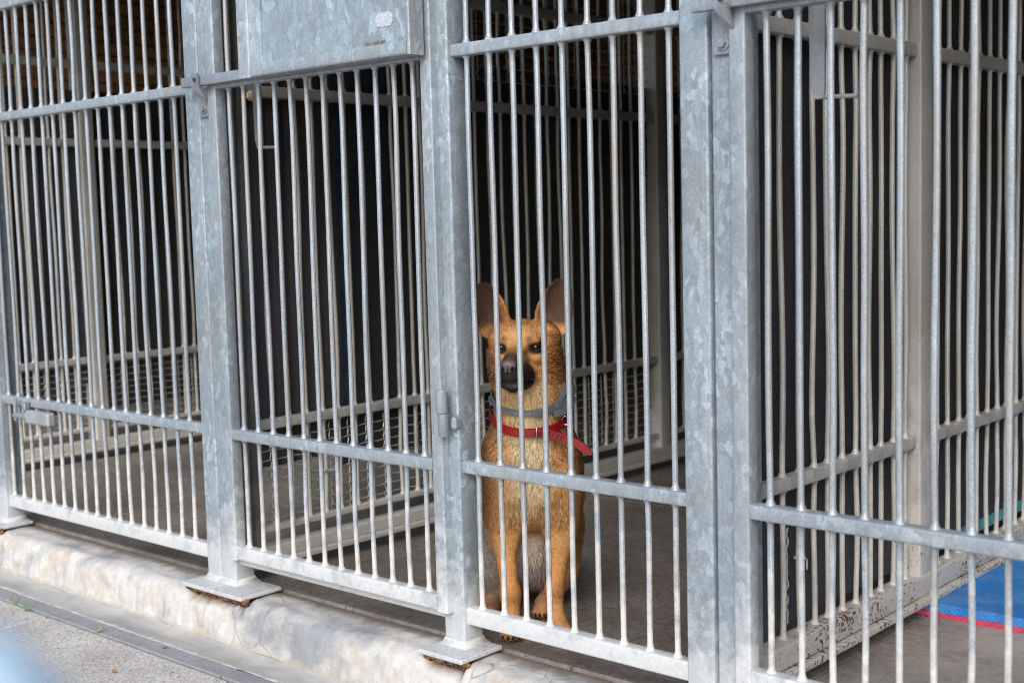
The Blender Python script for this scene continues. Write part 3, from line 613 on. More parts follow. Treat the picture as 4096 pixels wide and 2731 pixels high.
# hind legs, folded
cone((.005, -.35, .19), (.018, -.20, .145), .078, .047, .04); ell((.020, -.19, .122), (.033, .06, .072), .03); cone((.022, -.18, .115), (.01, -.30, .05), .038, .026, .03)
cone((.01, -.30, .038), (-.022, -.15, .030), .026, .021, .02); ell((-.026, -.135, .024), (.022, .034, .023), .012)
for q in (-.015, -.005, .006): ell((-.029 + q, -.110 - abs(q) * .4, .015), (.0078, .015, .014), .005)
cone((-.120, -.35, .19), (-.150, -.19, .155), .082, .052, .04); ell((-.150, -.18, .115), (.045, .055, .085), .03); cone((-.150, -.17, .13), (-.13, -.29, .05), .042, .028, .03)
cone((-.13, -.29, .036), (-.158, -.14, .028), .027, .022, .02); ell((-.160, -.125, .022), (.023, .036, .021), .012)
for q in (-.015, -.005, .006): ell((-.160 + q, -.098 - abs(q) * .4, .014), (.0078, .015, .013), .005)
cone((CX, -.43, .06), (-.06, -.52, .03), .028, .022, .03); cone((-.06, -.52, .03), (-.12, -.585, .022), .022, .012, .02)
# head
PH = R(11); HC = np.array([-.0545, .022, .700]); hx = np.array([math.cos(PH), math.sin(PH), 0]); hy = np.array([-math.sin(PH), math.cos(PH), 0]); hz = np.array([0, 0, 1.0])
tl = R(-4); hy, hz = hy * math.cos(tl) + hz * math.sin(tl), hz * math.cos(tl) - hy * math.sin(tl)
HR = np.stack([hx, hy, hz])
H = lambda x, y, z: HC + x * hx + y * hy + z * hz
def hell(c, r, k=.02, sub=False): ell(H(*c), r, k, sub, HR)
hell((0, -.012, .003), (.061, .078, .057)); hell((0, .034, .016), (.044, .034, .032), .02)
for s_ in (-1, 1):
    hell((s_ * .044, -.008, -.046), (.030, .055, .046), .025); hell((s_ * .031, .048, .022), (.021, .020, .013), .012); hell((s_ * .045, .028, -.020), (.019, .03, .017), .015)
    hell((s_ * .020, .105, -.047), (.0195, .042, .026), .012); hell((s_ * .024, .080, -.058), (.018, .04, .024), .014)
cone(H(0, .045, -.008), H(0, .140, -.021), .029, .0200, .015); cone(H(0, .04, -.058), H(0, .118, -.070), .034, .0155, .02); hell((0, .142, -.043), (.019, .016, .018), .012)
for s_ in (-1, 1): cone(H(s_ * .004, .160, -.0565), H(s_ * .020, .142, -.061), .0035, .0038, .006, True); cone(H(s_ * .020, .142, -.061), H(s_ * .041, .092, -.066), .0038, .004, .006, True)
for s_ in (-1, 1): hell((s_ * .040, .070, .003), (.0160, .017, .0130), .010, True)          # eye sockets
hell((0, -.03, -.07), (.075, .065, .06), .04)
for s_ in (-1, 1): hell((s_ * .054, -.018, .022), (.028, .034, .032), .03); hell((s_ * .057, -.014, -.018), (.020, .036, .045), .03)
# ears
def ear(B, T, nrm, prof, cup, th=.0042):
    B, T = np.array(B), np.array(T); Hh = np.linalg.norm(T - B); v = (T - B) / Hh; n = np.array(nrm, float); n -= v * (n @ v); n /= np.linalg.norm(n); u = np.cross(v, n); u *= np.sign(u[0])
    sl, (X, Y, Z) = region(np.minimum(B, T) - .09, np.maximum(B, T) + .09); X, Y, Z = X - B[0], Y - B[1], Z - B[2]
    pu, pv, pw = (X * a[0] + Y * a[1] + Z * a[2] for a in (u, v, n)); t = pv / Hh
    lo = np.interp(t, prof[0], prof[1]); hi = np.interp(t, prof[0], prof[2]); mid = (lo + hi) / 2; hw = np.maximum((hi - lo) / 2, 1e-4)
    e = (pu - mid); ws = cup * np.clip(1 - t * .55, .3, 1) * ((e / np.maximum(hw, .02)) ** 2 - 1) 
    d = np.maximum(np.maximum(np.abs(pw - ws) * .75 - th, (np.abs(e) - hw) * .85), np.maximum(pv - Hh, -.012 - pv))
    put(sl, d, .012)
    return B, u, v, n, Hh
E1 = ear((-.1225, -.012, .735), (-.1530, -.022, .850), (-.42, .9, 0), ([-.1, 0, .25, .5, .75, .88, .95, 1.0], [-.028, -.037, -.046, -.047, -.041, -.031, -.021, -.006], [.044, .046, .048, .046, .035, .024, .015, .004]), .022)
E2 = ear((.0150, .010, .738), (.0330, .000, .855), (.30, .93, 0), ([-.1, 0, .27, .5, .77, .9, .96, 1.0], [-.040, -.042, -.046, -.041, -.026, -.014, -.007, -.002], [.028, .039, .046, .044, .036, .030, .024, .010]), .022)

def samp(P):
    P = np.asarray(P, float); q = np.clip((P - LO) / HS, 0, SH - 1.001); i = q.astype(int); f = q - i; out = 0
    for a in (0, 1):
        for b in (0, 1):
            for c in (0, 1): out = out + GRID[i[..., 0] + a, i[..., 1] + b, i[..., 2] + c] * (f[..., 0] if a else 1 - f[..., 0]) * (f[..., 1] if b else 1 - f[..., 1]) * (f[..., 2] if c else 1 - f[..., 2])
    return out
def grad(P, e=.004):
    g = np.stack([samp(P + e * np.eye(3)[k]) - samp(P - e * np.eye(3)[k]) for k in range(3)], -1); return g / (np.linalg.norm(g, axis=-1, keepdims=True) + 1e-9)
def surface_nets(G):
    ins = G < 0; corner = [(a, b, c) for a in (0, 1) for b in (0, 1) for c in (0, 1)]; n = np.array(G.shape) - 1
    cnt = sum(ins[a:a + n[0], b:b + n[1], c:c + n[2]].astype(np.int8) for a, b, c in corner); act = (cnt > 0) & (cnt < 8); idx = np.full(n, -1, np.int64); A = np.argwhere(act); idx[act] = np.arange(len(A))
    sm = np.zeros((len(A), 3)); ct = np.zeros(len(A)); vals = {c: G[A[:, 0] + c[0], A[:, 1] + c[1], A[:, 2] + c[2]] for c in corner}
    for p in corner:
        for ax in range(3):
            if p[ax]: continue
            q = list(p); q[ax] = 1; q = tuple(q); va, vb = vals[p], vals[q]; m = (va < 0) != (vb < 0); t = np.where(m, va / np.where(m, va - vb, 1), 0); pt = np.tile(np.array(p, float), (len(A), 1)); pt[:, ax] = t; sm[m] += pt[m]; ct += m
    V = LO + HS * (A + sm / ct[:, None]); F = []
    for ax in range(3):
        b, c = (ax + 1) % 3, (ax + 2) % 3; s0 = [slice(None)] * 3; s1 = [slice(None)] * 3; s0[ax] = slice(0, -1); s1[ax] = slice(1, None); E = np.argwhere(ins[tuple(s0)] != ins[tuple(s1)])
        E = E[(E[:, b] > 0) & (E[:, c] > 0) & (E[:, b] < n[b]) & (E[:, c] < n[c]) & (E[:, ax] < n[ax])]
        def at(db, dc): q = E.copy(); q[:, b] -= db; q[:, c] -= dc; return idx[q[:, 0], q[:, 1], q[:, 2]]
        Q = np.stack([at(1, 1), at(0, 1), at(0, 0), at(1, 0)], 1); fl = ~ins[E[:, 0], E[:, 1], E[:, 2]]; Q[fl] = Q[fl][:, ::-1]; F.append(Q)
    return V, np.concatenate(F)
BV, BF = surface_nets(GRID); BN = grad(BV)

def sst(x, a, b): t = np.clip((x - a) / (b - a), 0, 1); return t * t * (3 - 2 * t)
def headc(P): return (P - HC) @ HR.T
def vnoise(P, s, sd=0): 
    a = np.sin(P[:, 0] * s * 1.0 + 1.3 + sd) + np.sin(P[:, 1] * s * 1.31 + 2.1 * sd) + np.sin(P[:, 2] * s * .87 + .7) + np.sin((P[:, 0] + P[:, 2]) * s * 1.9 + sd) + np.sin((P[:, 1] - P[:, 2]) * s * 2.3); return a / 5
EYES = []
for s_ in (-1, 1):
    ts = np.linspace(.02, .14, 400); line = np.array([H(s_ * .040, t, .004) for t in ts]); v = samp(line); k = np.argmax(v > 0); EYES.append(H(s_ * .040, ts[k] - .0078, .004))
def coat(P):
    """fur colour of each region of the coat (linear albedo)"""
    h = headc(P); r, d, z = P[:, 0], P[:, 1], P[:, 2]; C = np.tile(np.array([.47, .245, .095]), (len(P), 1))
    def mix(m, c): C[:] = C * (1 - m[:, None]) + np.array(c) * m[:, None]
    n = vnoise(P, 60); n2 = vnoise(P, 23, 3)
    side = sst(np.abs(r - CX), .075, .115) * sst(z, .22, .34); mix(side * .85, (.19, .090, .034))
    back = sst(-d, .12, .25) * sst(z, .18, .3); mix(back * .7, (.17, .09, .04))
    ch = (1 - sst(np.abs(r - CX + .005 * n2), .02, .065)) * sst(z, .30, .37) * (1 - sst(z, .52, .56)); mix(ch * .9, (.56, .385, .235))
    mix(sst(z, .27, .31) * (1 - sst(z, .31, .35)) * (1 - sst(np.abs(r - CX), .03, .07)) * .5, (.55, .36, .21))
    th = sst(z, .515, .545) * (1 - sst(z, .60, .64)) * (1 - sst(np.abs(r + .05), .03, .07)); mix(th * .6, (.55, .37, .20))
    mix((1 - sst(np.abs(r - CX - .005), .006, .022)) * (1 - sst(z, .27, .33)) * sst(z, .2, .23) * .5, (.2, .10, .045))
    inner = sst(-d, .05, .09) * (1 - sst(z, .20, .27)) * (1 - sst(np.abs(r + .075), .098, .125)); mix(inner * .95, (.42, .345, .28))
    gr = sst(-d, .05, .10) * (1 - sst(z, .12, .24)) * (1 - sst(np.abs(r + .055), .05, .08)); mix(gr * .75, (.30, .265, .25))
    leg = (1 - sst(z, .16, .26)) * sst(d, -.075, -.05); mix(leg * .8, (.40, .185, .060))
    wr = np.exp(-((z - .105) / .022) ** 2) * sst(d, -.07, -.05); mix(wr * .55, (.20, .088, .030))
    paw = (1 - sst(z, .045, .065)); mix(paw * .92, (.37, .178, .066))
    hd = sst(z, .60, .64); fx, fy, fz = h[:, 0], h[:, 1], h[:, 2]
    mix(hd * .9, (.40, .19, .066)); mix(hd * sst(fz, .012, .04) * (1 - sst(np.abs(fx), .035, .06)) * .6, (.50, .27, .105))
    mix(hd * sst(np.abs(fx), .040, .066) * (1 - sst(fz, -.005, .03)) * .8, (.20, .088, .030)); mix(hd * np.exp(-(((np.abs(fx) - .036) / .014) ** 2 + ((fz + .030) / .010) ** 2)) * sst(fy, .02, .04) * .6, (.12, .05, .02)); mix(hd * sst(n, .15, .5) * sst(np.abs(fx), .03, .06) * .6, (.12, .05, .02))
    mix(hd * (1 - sst(fz, -.075, -.05)) * (1 - sst(np.abs(fx), .05, .07)) * (1 - sst(fy, .07, .09)) * .5, (.50, .32, .16))
    br = sst(fy, .055, .115) * (1 - sst(np.abs(fx), .012, .026)) * sst(fz, -.04, -.02) * hd; mix(br * .8, (.10, .045, .025))
    mz = sst(fy + .010 * n2 - .35 * np.maximum(fz + .05, 0) + .15 * np.maximum(-fz - .05, 0), .062, .088) * (1 - sst(fz, -.026, -.006)) * sst(z, .575, .605); mix(mz, (.018, .013, .012))
    mix(sst(fy, .112, .125) * sst(fz, -.032, -.012) * 0.9 * hd, (.04, .025, .022))
    ck = np.exp(-(((fx - .004) / .016) ** 2 + ((fz + .0665) / .006) ** 2)) * sst(fy, .105, .12) * hd; mix(ck * .5, (.26, .25, .25))
    for s_, e in zip((-1, 1), EYES):
        q = (P - e) @ HR.T; dd = np.sqrt((q[:, 0] / 1.35) ** 2 + q[:, 1] ** 2 * .6 + (q[:, 2] / 1.0) ** 2); mix(1 - sst(dd, .0135, .0225), (.010, .007, .006))
        tear = np.exp(-(((q[:, 0] + s_ * .016) / .007) ** 2 + ((q[:, 2] + .006) / .007) ** 2)); mix(tear * .75 * sst(fy, .03, .05), (.05, .025, .016))
        ebr = np.exp(-(((q[:, 0] + s_ * .010) / .010) ** 2 + ((q[:, 2] - .0225) / .008) ** 2)) * sst(fy, .03, .045); mix(ebr * .85, (.05, .025, .014))
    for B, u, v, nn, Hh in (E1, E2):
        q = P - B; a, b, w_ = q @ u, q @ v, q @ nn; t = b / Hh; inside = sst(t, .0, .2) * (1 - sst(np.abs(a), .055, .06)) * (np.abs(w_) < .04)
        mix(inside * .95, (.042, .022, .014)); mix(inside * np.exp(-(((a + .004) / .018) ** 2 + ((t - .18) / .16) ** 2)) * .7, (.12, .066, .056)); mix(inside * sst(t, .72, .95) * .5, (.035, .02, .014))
        s2 = 1 if u @ np.array([1, 0, 0]) * (1 if B[0] > -.05 else -1) > 0 else -1
        mix(sst(t, -.1, .1) * (1 - sst(t, .75, .9)) * sst(-a * (1 if B[0] > -.05 else -1), .022, .036) * (np.abs(w_) < .04) * .85, (.30, .135, .045))
    return np.minimum(C * 1.80, .88)
def colattr(me, C, name="coat"):
    a = me.color_attributes.new(name, 'FLOAT_COLOR', 'POINT'); a.data.foreach_set("color", np.concatenate([C, np.ones((len(C), 1))], 1).astype(np.float32).ravel())
def m_fur(name, rough=.62, spec=.25):
    t = NT(name); a = t.n("Attribute"); a.attribute_name = "coat"; t.fin(a.outputs["Color"], rough, 0, None); t.b.inputs["Specular IOR Level"].default_value = spec; return t.m
M_skin = m_fur("dog_skin", .7, .2); M_fur = m_fur("dog_fur", .55, .3)
dog = thing("dog", "tan shepherd-like dog with black muzzle and upright ears sitting behind the bars", "dog", tuple(DO))
me = bpy.data.meshes.new("body"); W = toW(BV); me.from_pydata(W.tolist(), [], BF[:, ::-1].tolist()); me.materials.append(M_skin); me.polygons.foreach_set("use_smooth", [True] * len(me.polygons)); me.update()
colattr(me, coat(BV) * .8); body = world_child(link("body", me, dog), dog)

# collars: a band follows the neck where the surface is met
def ring_on_neck(zf, off, ctr=(-.047, -.04), n=120):
    th = np.linspace(-math.pi, math.pi, n, endpoint=False); rad = []
    for a in th:
        q = np.linspace(.02, .17, 300); P = np.stack([ctr[0] + q * math.sin(a), ctr[1] + q * math.cos(a), np.full(300, zf(a))], 1); v = samp(P); k = np.argmax(v > 0); rad.append(q[k] if k else .15)
    rad = np.array(rad); 
    for _ in range(6): rad = (np.roll(rad, 1) + 2 * rad + np.roll(rad, -1)) / 4
    rad += off
    return th, np.stack([ctr[0] + rad * np.sin(th), ctr[1] + rad * np.cos(th), [zf(a) for a in th]], 1), np.stack([np.sin(th), np.cos(th), np.zeros(n)], 1)
zred = lambda a: .500 + .050 * (1 - math.cos(a)) / 1.0 * .9; zgry = lambda a: .547 + .040 * (1 - math.cos(a))
def band(th, P, N, hw, tk, name, mat, parent):
    n = len(P); V = []; 
    for i in range(n):
        t = P[(i + 1) % n] - P[i - 1]; t /= np.linalg.norm(t); up = np.cross(N[i], t); up *= np.sign(up[2]); up /= np.linalg.norm(up)
        for a, b in ((-1, 0), (-.8, 1), (.8, 1), (1, 0)): V.append(P[i] + up * hw * a + N[i] * tk * b)
    F = [[i * 4 + j, ((i + 1) % n) * 4 + j, ((i + 1) % n) * 4 + (j + 1) % 4, i * 4 + (j + 1) % 4] for i in range(n) for j in range(4)]
    return part(MB().add(toW(np.array(V)), F), name, mat, parent)
M_red = m_plain("red_leather", (.25, .005, .008), .42, 0, .18, 260, .12); M_grey = m_plain("grey_rubber", (.115, .122, .142), .5, 0, .2, 90, .1); M_chrome = m_plain("chrome", (.75, .74, .72), .2, 1, .05); M_ink = m_plain("black_ink", (.010, .005, .006), .6)
thr, PR_, NR = ring_on_neck(zred, .0085); thg, PG, NG = ring_on_neck(zgry, .0075)
red = band(thr, PR_, NR, .0105, .0028, "collar", M_red, dog); red['label'] = "red leather collar with a loose end and black handwriting"
gry = band(thg, PG, NG, .0072, .0042, "collar", M_grey, dog); gry['label'] = "grey rubber collar above the red one"
def ribbon(pts, hw, tk, name, mat, parent, nrm=None, n=40, taper=None, mb=None):
    pts = np.array(pts, float); s = np.concatenate([[0], np.cumsum(np.linalg.norm(np.diff(pts, axis=0), axis=1))]); q = np.linspace(0, s[-1], n)
    P = np.stack([np.interp(q, s, pts[:, k]) for k in range(3)], 1)
    for _ in range(8): P[1:-1] = (P[:-2] + 2 * P[1:-1] + P[2:]) / 4
    V = []; fr = []
    for i in range(n):
        t = P[min(i + 1, n - 1)] - P[max(i - 1, 0)]; t /= np.linalg.norm(t); N = np.array(nrm if nrm is not None else (0, 1, 0), float); N -= t * (N @ t); N /= np.linalg.norm(N); up = np.cross(N, t); up *= np.sign(up[2]) or 1
        w_ = hw * (taper(i / (n - 1)) if taper else 1); fr.append((P[i], up, N))
        for a, b in ((-1, 0), (-.85, 1), (.85, 1), (1, 0)): V.append(P[i] + up * w_ * a + N * tk * b)
    F = [[i * 4 + j, (i + 1) * 4 + j, (i + 1) * 4 + (j + 1) % 4, i * 4 + (j + 1) % 4] for i in range(n - 1) for j in range(4)] + [[0, 1, 2, 3], [4 * n - 1, 4 * n - 2, 4 * n - 3, 4 * n - 4]]
    o = part(MB().add(toW(np.array(V)), F), name, mat, parent) if parent is dog else MB().add(toW(np.array(V)), F).build(name, mat, parent)
    return o, fr
def neck(a, th, P, lift=0):
    k = int(np.argmin(np.abs(th - a))); return P[k] + np.array([math.sin(a), math.cos(a), 0]) * lift
b0 = neck(R(6), thr, PR_, .0045); fy = b0[1]
tailp = [neck(R(-12), thr, PR_, .004), b0, neck(R(22), thr, PR_, .007) + np.array([0, 0, -.003]), (.018, fy - .004, .4925), (.045, fy - .002, .4845), (.070, fy, .4725), (.0905, fy + .002, .4560), (.1000, fy + .003, .4470)]
tl_, fr = ribbon(tailp, .0105, .0028, "loose_end", M_red, red, taper=lambda t: 1 if t < .86 else max(.28, 1 - ((t - .86) / .14) ** 1.7 * .72), n=60)
# buckle frame and prong
bk = MB(); k = 14; P, up, N = fr[k]
for sgn in (-1, 1):
    pass
bk.rod([tuple(toW(P + up * a + N * b)) for a, b in ((-.0135, .001), (-.0135, .006), (-.006, .0072), (.006, .0072), (.0135, .006), (.0135, .001))], .0016, 8, (1, 0, 0)); bk.build("buckle", M_chrome, red)
dr = neck(R(52), thr, PR_, .006); bk = MB(); bk.rod([tuple(toW(dr + np.array([.009 * math.cos(a), .004, .010 * math.sin(a) + .006]))) for a in np.linspace(0, 2 * math.pi, 18)], .0015, 6); bk.build("ring", M_chrome, red)
# handwriting on the loose end: A635/20
GL = {'A': [[(0, 0), (.35, 1), (.6, 0)], [(.1, .4), (.55, .42)]], '6': [[(.5, .95), (.15, .6), (.05, .25), (.25, 0), (.5, .15), (.45, .42), (.1, .35)]], '3': [[(.05, .9), (.4, .95), (.45, .7), (.2, .52), (.5, .35), (.4, .05), (.05, .08)]],
      '5': [[(.55, .95), (.15, .92), (.1, .55), (.42, .55), (.5, .25), (.3, .02), (.02, .08)]], '/': [[(.15, -.05), (.25, 1.05)]], '2': [[(.05, .75), (.25, .98), (.5, .8), (.35, .45), (.05, .05), (.55, .08)]], '0': [[(.3, .98), (.08, .6), (.1, .2), (.3, 0), (.52, .3), (.5, .75), (.3, .98)]]}
mb = MB(); fp = np.array([f[0] for f in fr]); cs = np.concatenate([[0], np.cumsum(np.linalg.norm(np.diff(fp, axis=0), axis=1))]); s0 = cs[12]
for ci, ch in enumerate("A635/20"):
    for st in GL[ch]:
        pts = []
        for u, v in st:
            ss = s0 + ci * .0105 + u * .0125 + .002 * v; kk = int(np.clip(np.searchsorted(cs, ss), 1, len(fr) - 1)); f = (ss - cs[kk - 1]) / (cs[kk] - cs[kk - 1]); pp = fr[kk - 1][0] * (1 - f) + fr[kk][0] * f; pts.append(tuple(toW(pp + fr[kk][1] * (v - .5) * .0118 + fr[kk][2] * .0029)))
        mb.rod(pts, .0011, 5)
mb.build("handwriting", M_ink, red)
# loose tail and keeper loops of the grey collar
g1 = neck(R(14), thg, PG, .005); g2 = neck(R(50), thg, PG, .009)
ribbon([neck(R(5), thg, PG, .004), g1, g2 + np.array([0, 0, .006]), neck(R(72), thg, PG, .010) + np.array([0, 0, .013]), neck(R(95), thg, PG, .008) + np.array([0, 0, .012])], .0078, .004, "overlap", M_grey, gry, nrm=(.5, .86, 0))
ribbon([neck(R(30), thg, PG, .008) + np.array([0, 0, -.010]), neck(R(42), thg, PG, .016) + np.array([0, 0, -.012]), neck(R(58), thg, PG, .017) + np.array([0, 0, -.001]), neck(R(66), thg, PG, .012) + np.array([0, 0, .002]), neck(R(55), thg, PG, .009) + np.array([0, 0, .004]), neck(R(36), thg, PG, .007) + np.array([0, 0, .001])], .0072, .004, "tucked_end", M_grey, gry, nrm=(.5, .86, 0))
ribbon([neck(R(34), thg, PG, .002) + np.array([0, 0, .004]), neck(R(46), thg, PG, .004) + np.array([0, 0, .022]), neck(R(54), thg, PG, .002) + np.array([0, 0, .045])], .0065, .004, "raised_end", M_grey, gry, nrm=(.4, .9, 0))
for a in (-62, 12):
    p = neck(R(a), thg, PG, .006); mbk = MB(); n_ = np.array([math.sin(R(a)), math.cos(R(a)), 0]); t_ = np.array([math.cos(R(a)), -math.sin(R(a)), .25]); t_ /= np.linalg.norm(t_)
    mbk.rod([tuple(toW(p + np.array([0, 0, 1]) * q + n_ * (0 if abs(q) > .009 else .0012) - t_ * q * .35)) for q in np.linspace(-.0115, .0115, 9)], .0030, 6, tuple(DR)); mbk.build("keeper", M_grey, gry)

# eyes, nose, claws
def globe(c, rad, rot, name, mat, parent, seg=24, rings=14, warp=None):
    V = []; F = []
    for i in range(rings + 1):
        a = math.pi * i / rings
        for j in range(seg):
            b = 2 * math.pi * j / seg; p = np.array([math.sin(a) * math.cos(b), math.cos(a), math.sin(a) * math.sin(b)]); p = warp(p) if warp else p; V.append(c + rad[0] * p[0] * rot[0] + rad[1] * p[1] * rot[1] + rad[2] * p[2] * rot[2])
    for i in range(rings):
        for j in range(seg): F.append([i * seg + j, i * seg + (j + 1) % seg, (i + 1) * seg + (j + 1) % seg, (i + 1) * seg + j])
    return part(MB().add(toW(np.array(V)), F), name, mat, parent, smooth=80) if parent is dog else MB().add(toW(np.array(V)), F).build(name, mat, parent, 80)
t = NT("dog_eye"); M_eye = t.fin((.016, .007, .003), .06, 0, spec=.5)
M_pupil = m_plain("pupil", (.003, .003, .003), .1, 0, 0, 10, 0); M_pupil.node_tree.nodes["Principled BSDF"].inputs["Specular IOR Level"].default_value = .2; M_lid = m_plain("eyelid_skin", (.010, .007, .007), .6)
t = NT("dog_nose"); nb = t.vor(900, out="Distance"); M_nose = t.fin(t.mix(t.noise(90), (.075, .050, .056), (.15, .105, .115)), .38, 0, nb, .5, .0008)
for s_, e in zip((-1, 1), EYES):
    ey = globe(e, (.0125, .0122, .0125), (hx, hy, hz), "eye", M_eye, dog)
    globe(e + hy * .0082 + hx * (-.001), (.0052, .0043, .0052), (hx, hy, hz), "pupil", M_pupil, ey)
    for up, nm in ((1, "upper_eyelid"), (-1, "lower_eyelid")):
        mb = MB(); P = []
        for u in np.linspace(-1, 1, 15): P.append(tuple(toW(e + hx * u * .0150 + hz * (up * (.0094 if up > 0 else .0082) * (1 - u * u) ** .8 - s_ * u * -.0012) + hy * (.0106 * (1 - .58 * u * u)))))
        mb.rod(P, lambda i: .0016 * .5 + .0011 * (1 - ((i - 7) / 7) ** 2) * (1.3 if up > 0 else .8), 8, (0, 0, 1)); part(mb, nm, M_lid, dog)
def nw(p):
    p = p.copy(); p[0] *= 1 + .22 * p[2]; p[2] -= .12 * (1 - abs(p[0])) * (p[2] < 0); p[1] *= 1 - .28 * math.exp(-(p[0] / .12) ** 2) * (p[2] < .15); return p
NP = H(0, .1545, -.0205); no = globe(NP, (.0185, .0135, .0155), (hx, hy, hz), "nose", M_nose, dog, 32, 22, nw)
for s_ in (-1, 1): globe(NP + hx * s_ * .0094 + hy * .0092 - hz * .0022, (.0042, .0048, .0052), (hx, hy, hz), "nostril", M_pupil, no, 14, 10)
globe(NP + hy * .0088 - hz * .0085, (.0009, .0045, .0085), (hx, hy, hz), "philtrum", M_pupil, no, 10, 8)
M_claw = m_plain("claw_horn", (.030, .024, .024), .4, 0, .3, 120)
for x, y in ((-.119, .0705), (-.106, .0795), (-.093, .0795), (-.080, .0705), (-.0015, .0400), (.011, .0470), (.0235, .0468), (.036, .0385), (-.044, -.1000), (-.034, -.0955), (-.0225, -.0975)):
    mb = MB(); mb.rod([tuple(toW(np.array([x, y + a, b]))) for a, b in ((-.004, .0145), (.003, .0135), (.0085, .0095), (.0115, .0030))], lambda i: (.0034, .0031, .0023, .0007)[i], 8, (1, 0, 0)); part(mb, "claw", M_claw, dog)

# fur: short tapered strands combed along the body, one mesh
tri = np.concatenate([BF[:, [0, 1, 2]], BF[:, [0, 2, 3]]]); A_, B_, C_ = BV[tri[:, 0]], BV[tri[:, 1]], BV[tri[:, 2]]; area = np.linalg.norm(np.cross(B_ - A_, C_ - A_), axis=1) / 2; cen = (A_ + B_ + C_) / 3
vis = 1.0 - .88 * sst(-grad(cen)[:, 1] - .25, 0, .3); wgt = area * vis * np.where(cen[:, 2] > .60, 2.6, 1.0) * np.where(cen[:, 1] < -.40, .3, 1)
NH = 190000; ti = rng.choice(len(tri), NH, p=wgt / wgt.sum()); u = rng.random((NH, 2)); fl = u.sum(1) > 1; u[fl] = 1 - u[fl]
P0 = A_[ti] + (B_[ti] - A_[ti]) * u[:, :1] + (C_[ti] - A_[ti]) * u[:, 1:]; N0 = grad(P0); h = headc(P0); fx, fy_, fz = h[:, 0], h[:, 1], h[:, 2]
zz = P0[:, 2]; hd = sst(zz, .585, .63)
comb = np.tile(np.array([0, -.25, -1.0]), (NH, 1)); comb[:, 0] += np.clip((P0[:, 0] - CX) * 3, -.4, .4) * sst(zz, .3, .4)
low = 1 - sst(zz, .2, .26); inn = low * sst(-P0[:, 1], .06, .1); comb += inn[:, None] * np.stack([-(P0[:, 0] - CX) * 9, np.zeros(NH), np.full(NH, .5)], 1)
hc = P0 - H(0, .165, -.03); hc /= np.linalg.norm(hc, axis=1, keepdims=True); hc[:, 2] += .15 * (fz < -.02) * -1; comb = comb * (1 - hd[:, None]) + hc * hd[:, None]
L = np.full(NH, .014); L = np.where(zz < .26, .0065, L); L = np.where(inn > .5, .019, L); L = np.where(zz < .06, .006, L); L = np.where((zz > .36) & (zz < .6), .0135, L)
Lh = .0075 + .0045 * sst(-fy_, -.06, .0) + .008 * sst(np.abs(fx), .05, .075) * (1 - sst(fz, -.02, .02)); Lh = np.where(fy_ > .06, .0045, Lh); L = L * (1 - hd) + Lh * hd
keep = np.ones(NH, bool)
for B, u_, v_, n_, Hh in (E1, E2):
    q = P0 - B; a, b, w_ = q @ u_, q @ v_, q @ n_; t = b / Hh; m = (t > .08) & (np.abs(a) < .06) & (np.abs(w_) < .045) & (t < 1.1)
    L[(t > -.35) & (t <= .08) & (np.abs(a) < .06) & (np.abs(w_) < .045)] = .008
    comb[m] = v_ * .9 + u_ * .25 * np.sign(a[m])[:, None]; L[m] = np.where(t[m] < .45, .0075, .0058); m2 = m & (t < .55) & (np.abs(np.abs(a) - .030) < .009) & (t > .15); L[m2] = .011; comb[m2] = v_ * .9 - u_ * .5 * np.sign(a[m2])[:, None]
for e in EYES:
    q = (P0 - e) @ HR.T; keep &= ~((np.abs(q[:, 0]) < .016) & (np.abs(q[:, 2]) < .0120) & (q[:, 1] > -.01)); nearE = np.linalg.norm(q, axis=1) < .026; L[nearE] = .0045
q = (P0 - NP) @ HR.T; keep &= ~((q[:, 0] / .021) ** 2 + (q[:, 1] / .017) ** 2 + (q[:, 2] / .018) ** 2 < 1)
for zf, hw in ((zred, .0115), (zgry, .0085)):
    ang = np.arctan2(P0[:, 0] + .047, P0[:, 1] + .04); dz = zz - np.array([zf(a) for a in ang]); on = (np.abs(dz) < hw) & (np.abs(P0[:, 0] + .047) < .14); keep &= ~on
    ab = (dz >= hw) & (dz < hw + .016) & (zz < .61); L[ab] = np.minimum(L[ab], .015)
from mathutils import kdtree
NS = 13000; seed = rng.choice(NH, NS, replace=False); kd = kdtree.KDTree(NS)
for i, q in enumerate(P0[seed]): kd.insert(q, i)
kd.balance(); cid = np.array([kd.find(q)[1] for q in P0]); ctone = .84 + .32 * rng.random(NS); cdir = rng.standard_normal((NS, 3)) * .20; toclump = P0[seed][cid] - P0
comb += cdir[cid] + rng.standard_normal((NH, 3)) * .12
comb -= N0 * (comb * N0).sum(1, keepdims=True); comb /= np.linalg.norm(comb, axis=1, keepdims=True) + 1e-6
cl = .55 + .45 * vnoise(P0, 260, 5); L = L * (.72 + .5 * rng.random(NH)) * (1 + .18 * vnoise(P0, 150, 2))
P0, N0, comb, L, toclump, tone = P0[keep], N0[keep], comb[keep], L[keep], toclump[keep], ctone[cid][keep]; n = len(P0); lift = (.27 + .14 * rng.random((n, 1)) + .10 * vnoise(P0, 90)[:, None])
d1 = comb + N0 * lift * 1.25; d2 = comb + N0 * lift * .55; d1 /= np.linalg.norm(d1, axis=1, keepdims=True); d2 /= np.linalg.norm(d2, axis=1, keepdims=True); d2[:, 2] -= .10; Lc = L[:, None]
K0 = P0 - N0 * .0008; K1 = K0 + d1 * Lc * .45; K1 = K1 + toclump * .22; K2 = K1 + d2 * Lc * .55 + toclump * .38; side = np.cross(comb, N0); side /= np.linalg.norm(side, axis=1, keepdims=True) + 1e-6; wd = (.00034 + .00016 * rng.random((n, 1))) * np.clip(Lc / .010, .8, 1.25)
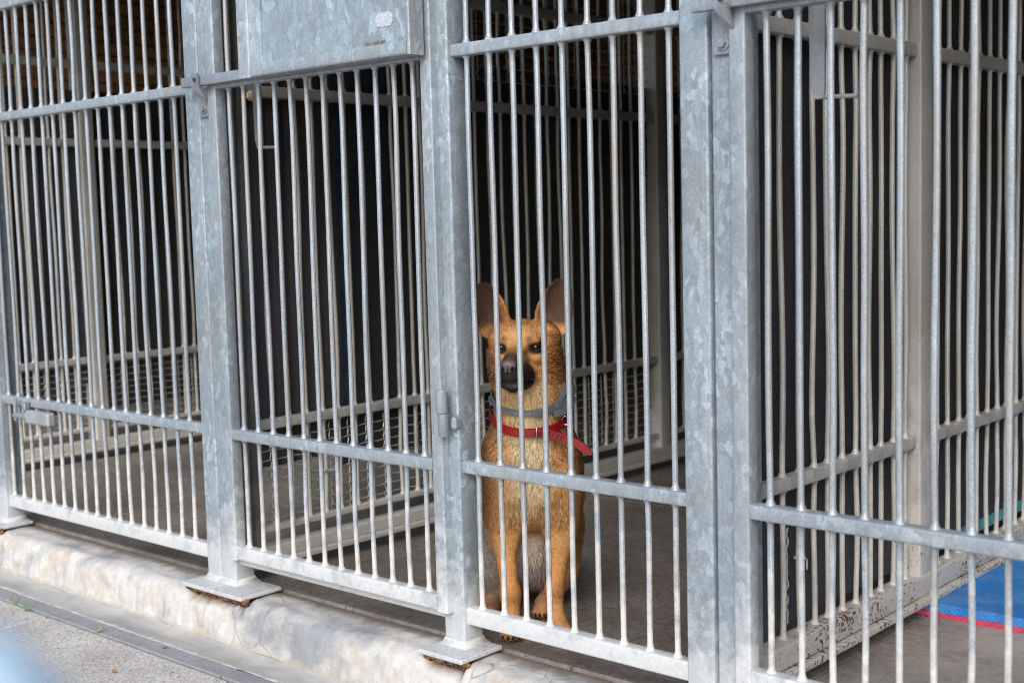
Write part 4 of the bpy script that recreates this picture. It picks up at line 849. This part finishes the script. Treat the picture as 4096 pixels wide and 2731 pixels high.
HV = np.stack([K0 - side * wd, K0 + side * wd, K1 - side * wd * .75, K1 + side * wd * .75, K2], 1).reshape(-1, 3)
o5 = (np.arange(n) * 5)[:, None]; quads = o5 + np.array([0, 2, 3, 1]); tris = o5 + np.array([2, 4, 3])
me = bpy.data.meshes.new("fur"); me.vertices.add(5 * n); me.vertices.foreach_set("co", toW(HV).astype(np.float32).ravel())
loops = np.concatenate([quads.ravel(), tris.ravel()]); me.loops.add(len(loops)); me.loops.foreach_set("vertex_index", loops.astype(np.int32)); me.polygons.add(2 * n)
me.polygons.foreach_set("loop_start", np.concatenate([np.arange(n) * 4, 4 * n + np.arange(n) * 3]).astype(np.int32)); me.polygons.foreach_set("use_smooth", np.ones(2 * n, bool)); me.update(calc_edges=True); me.validate()
me.materials.append(M_fur)
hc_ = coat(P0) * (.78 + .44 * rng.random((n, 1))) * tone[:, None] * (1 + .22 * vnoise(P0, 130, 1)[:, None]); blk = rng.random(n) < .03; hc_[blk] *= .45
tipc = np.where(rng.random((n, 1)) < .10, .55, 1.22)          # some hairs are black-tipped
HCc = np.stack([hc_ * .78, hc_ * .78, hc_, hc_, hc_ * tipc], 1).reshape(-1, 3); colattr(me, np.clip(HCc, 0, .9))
nn = N0[:, None, :] * .62 + np.stack([comb * -.25, comb * -.25, comb * .05, comb * .05, comb * .3], 1) + rng.standard_normal((n, 1, 3)) * .24; nn = nn.reshape(-1, 3); nn = nn[:, :1] * DR + nn[:, 1:2] * DD + nn[:, 2:] * np.array([0, 0, 1.]); nn /= np.linalg.norm(nn, axis=1, keepdims=True)
me.normals_split_custom_set_from_vertices(nn.tolist())
world_child(link("fur", me, dog), dog)
for s_ in (-1, 1):                                            # whiskers
    mb = MB()
    for k in range(7):
        a = H(s_ * (.020 + .004 * (k % 3)), .125 - .008 * (k // 2), -.045 - .006 * (k % 3)); b = a + hx * s_ * .05 + hz * (-.02 + .01 * (k % 4)) + hy * (.012 - .01 * (k % 3)); c_ = b + hx * s_ * .015 - hz * .012
        mb.rod([tuple(toW(q)) for q in (a, (a + b) / 2 + hz * .003, b, c_)], lambda i: (.00030, .00026, .0002, .0001)[i], 4)
    part(mb, "whiskers", M_ink, dog)
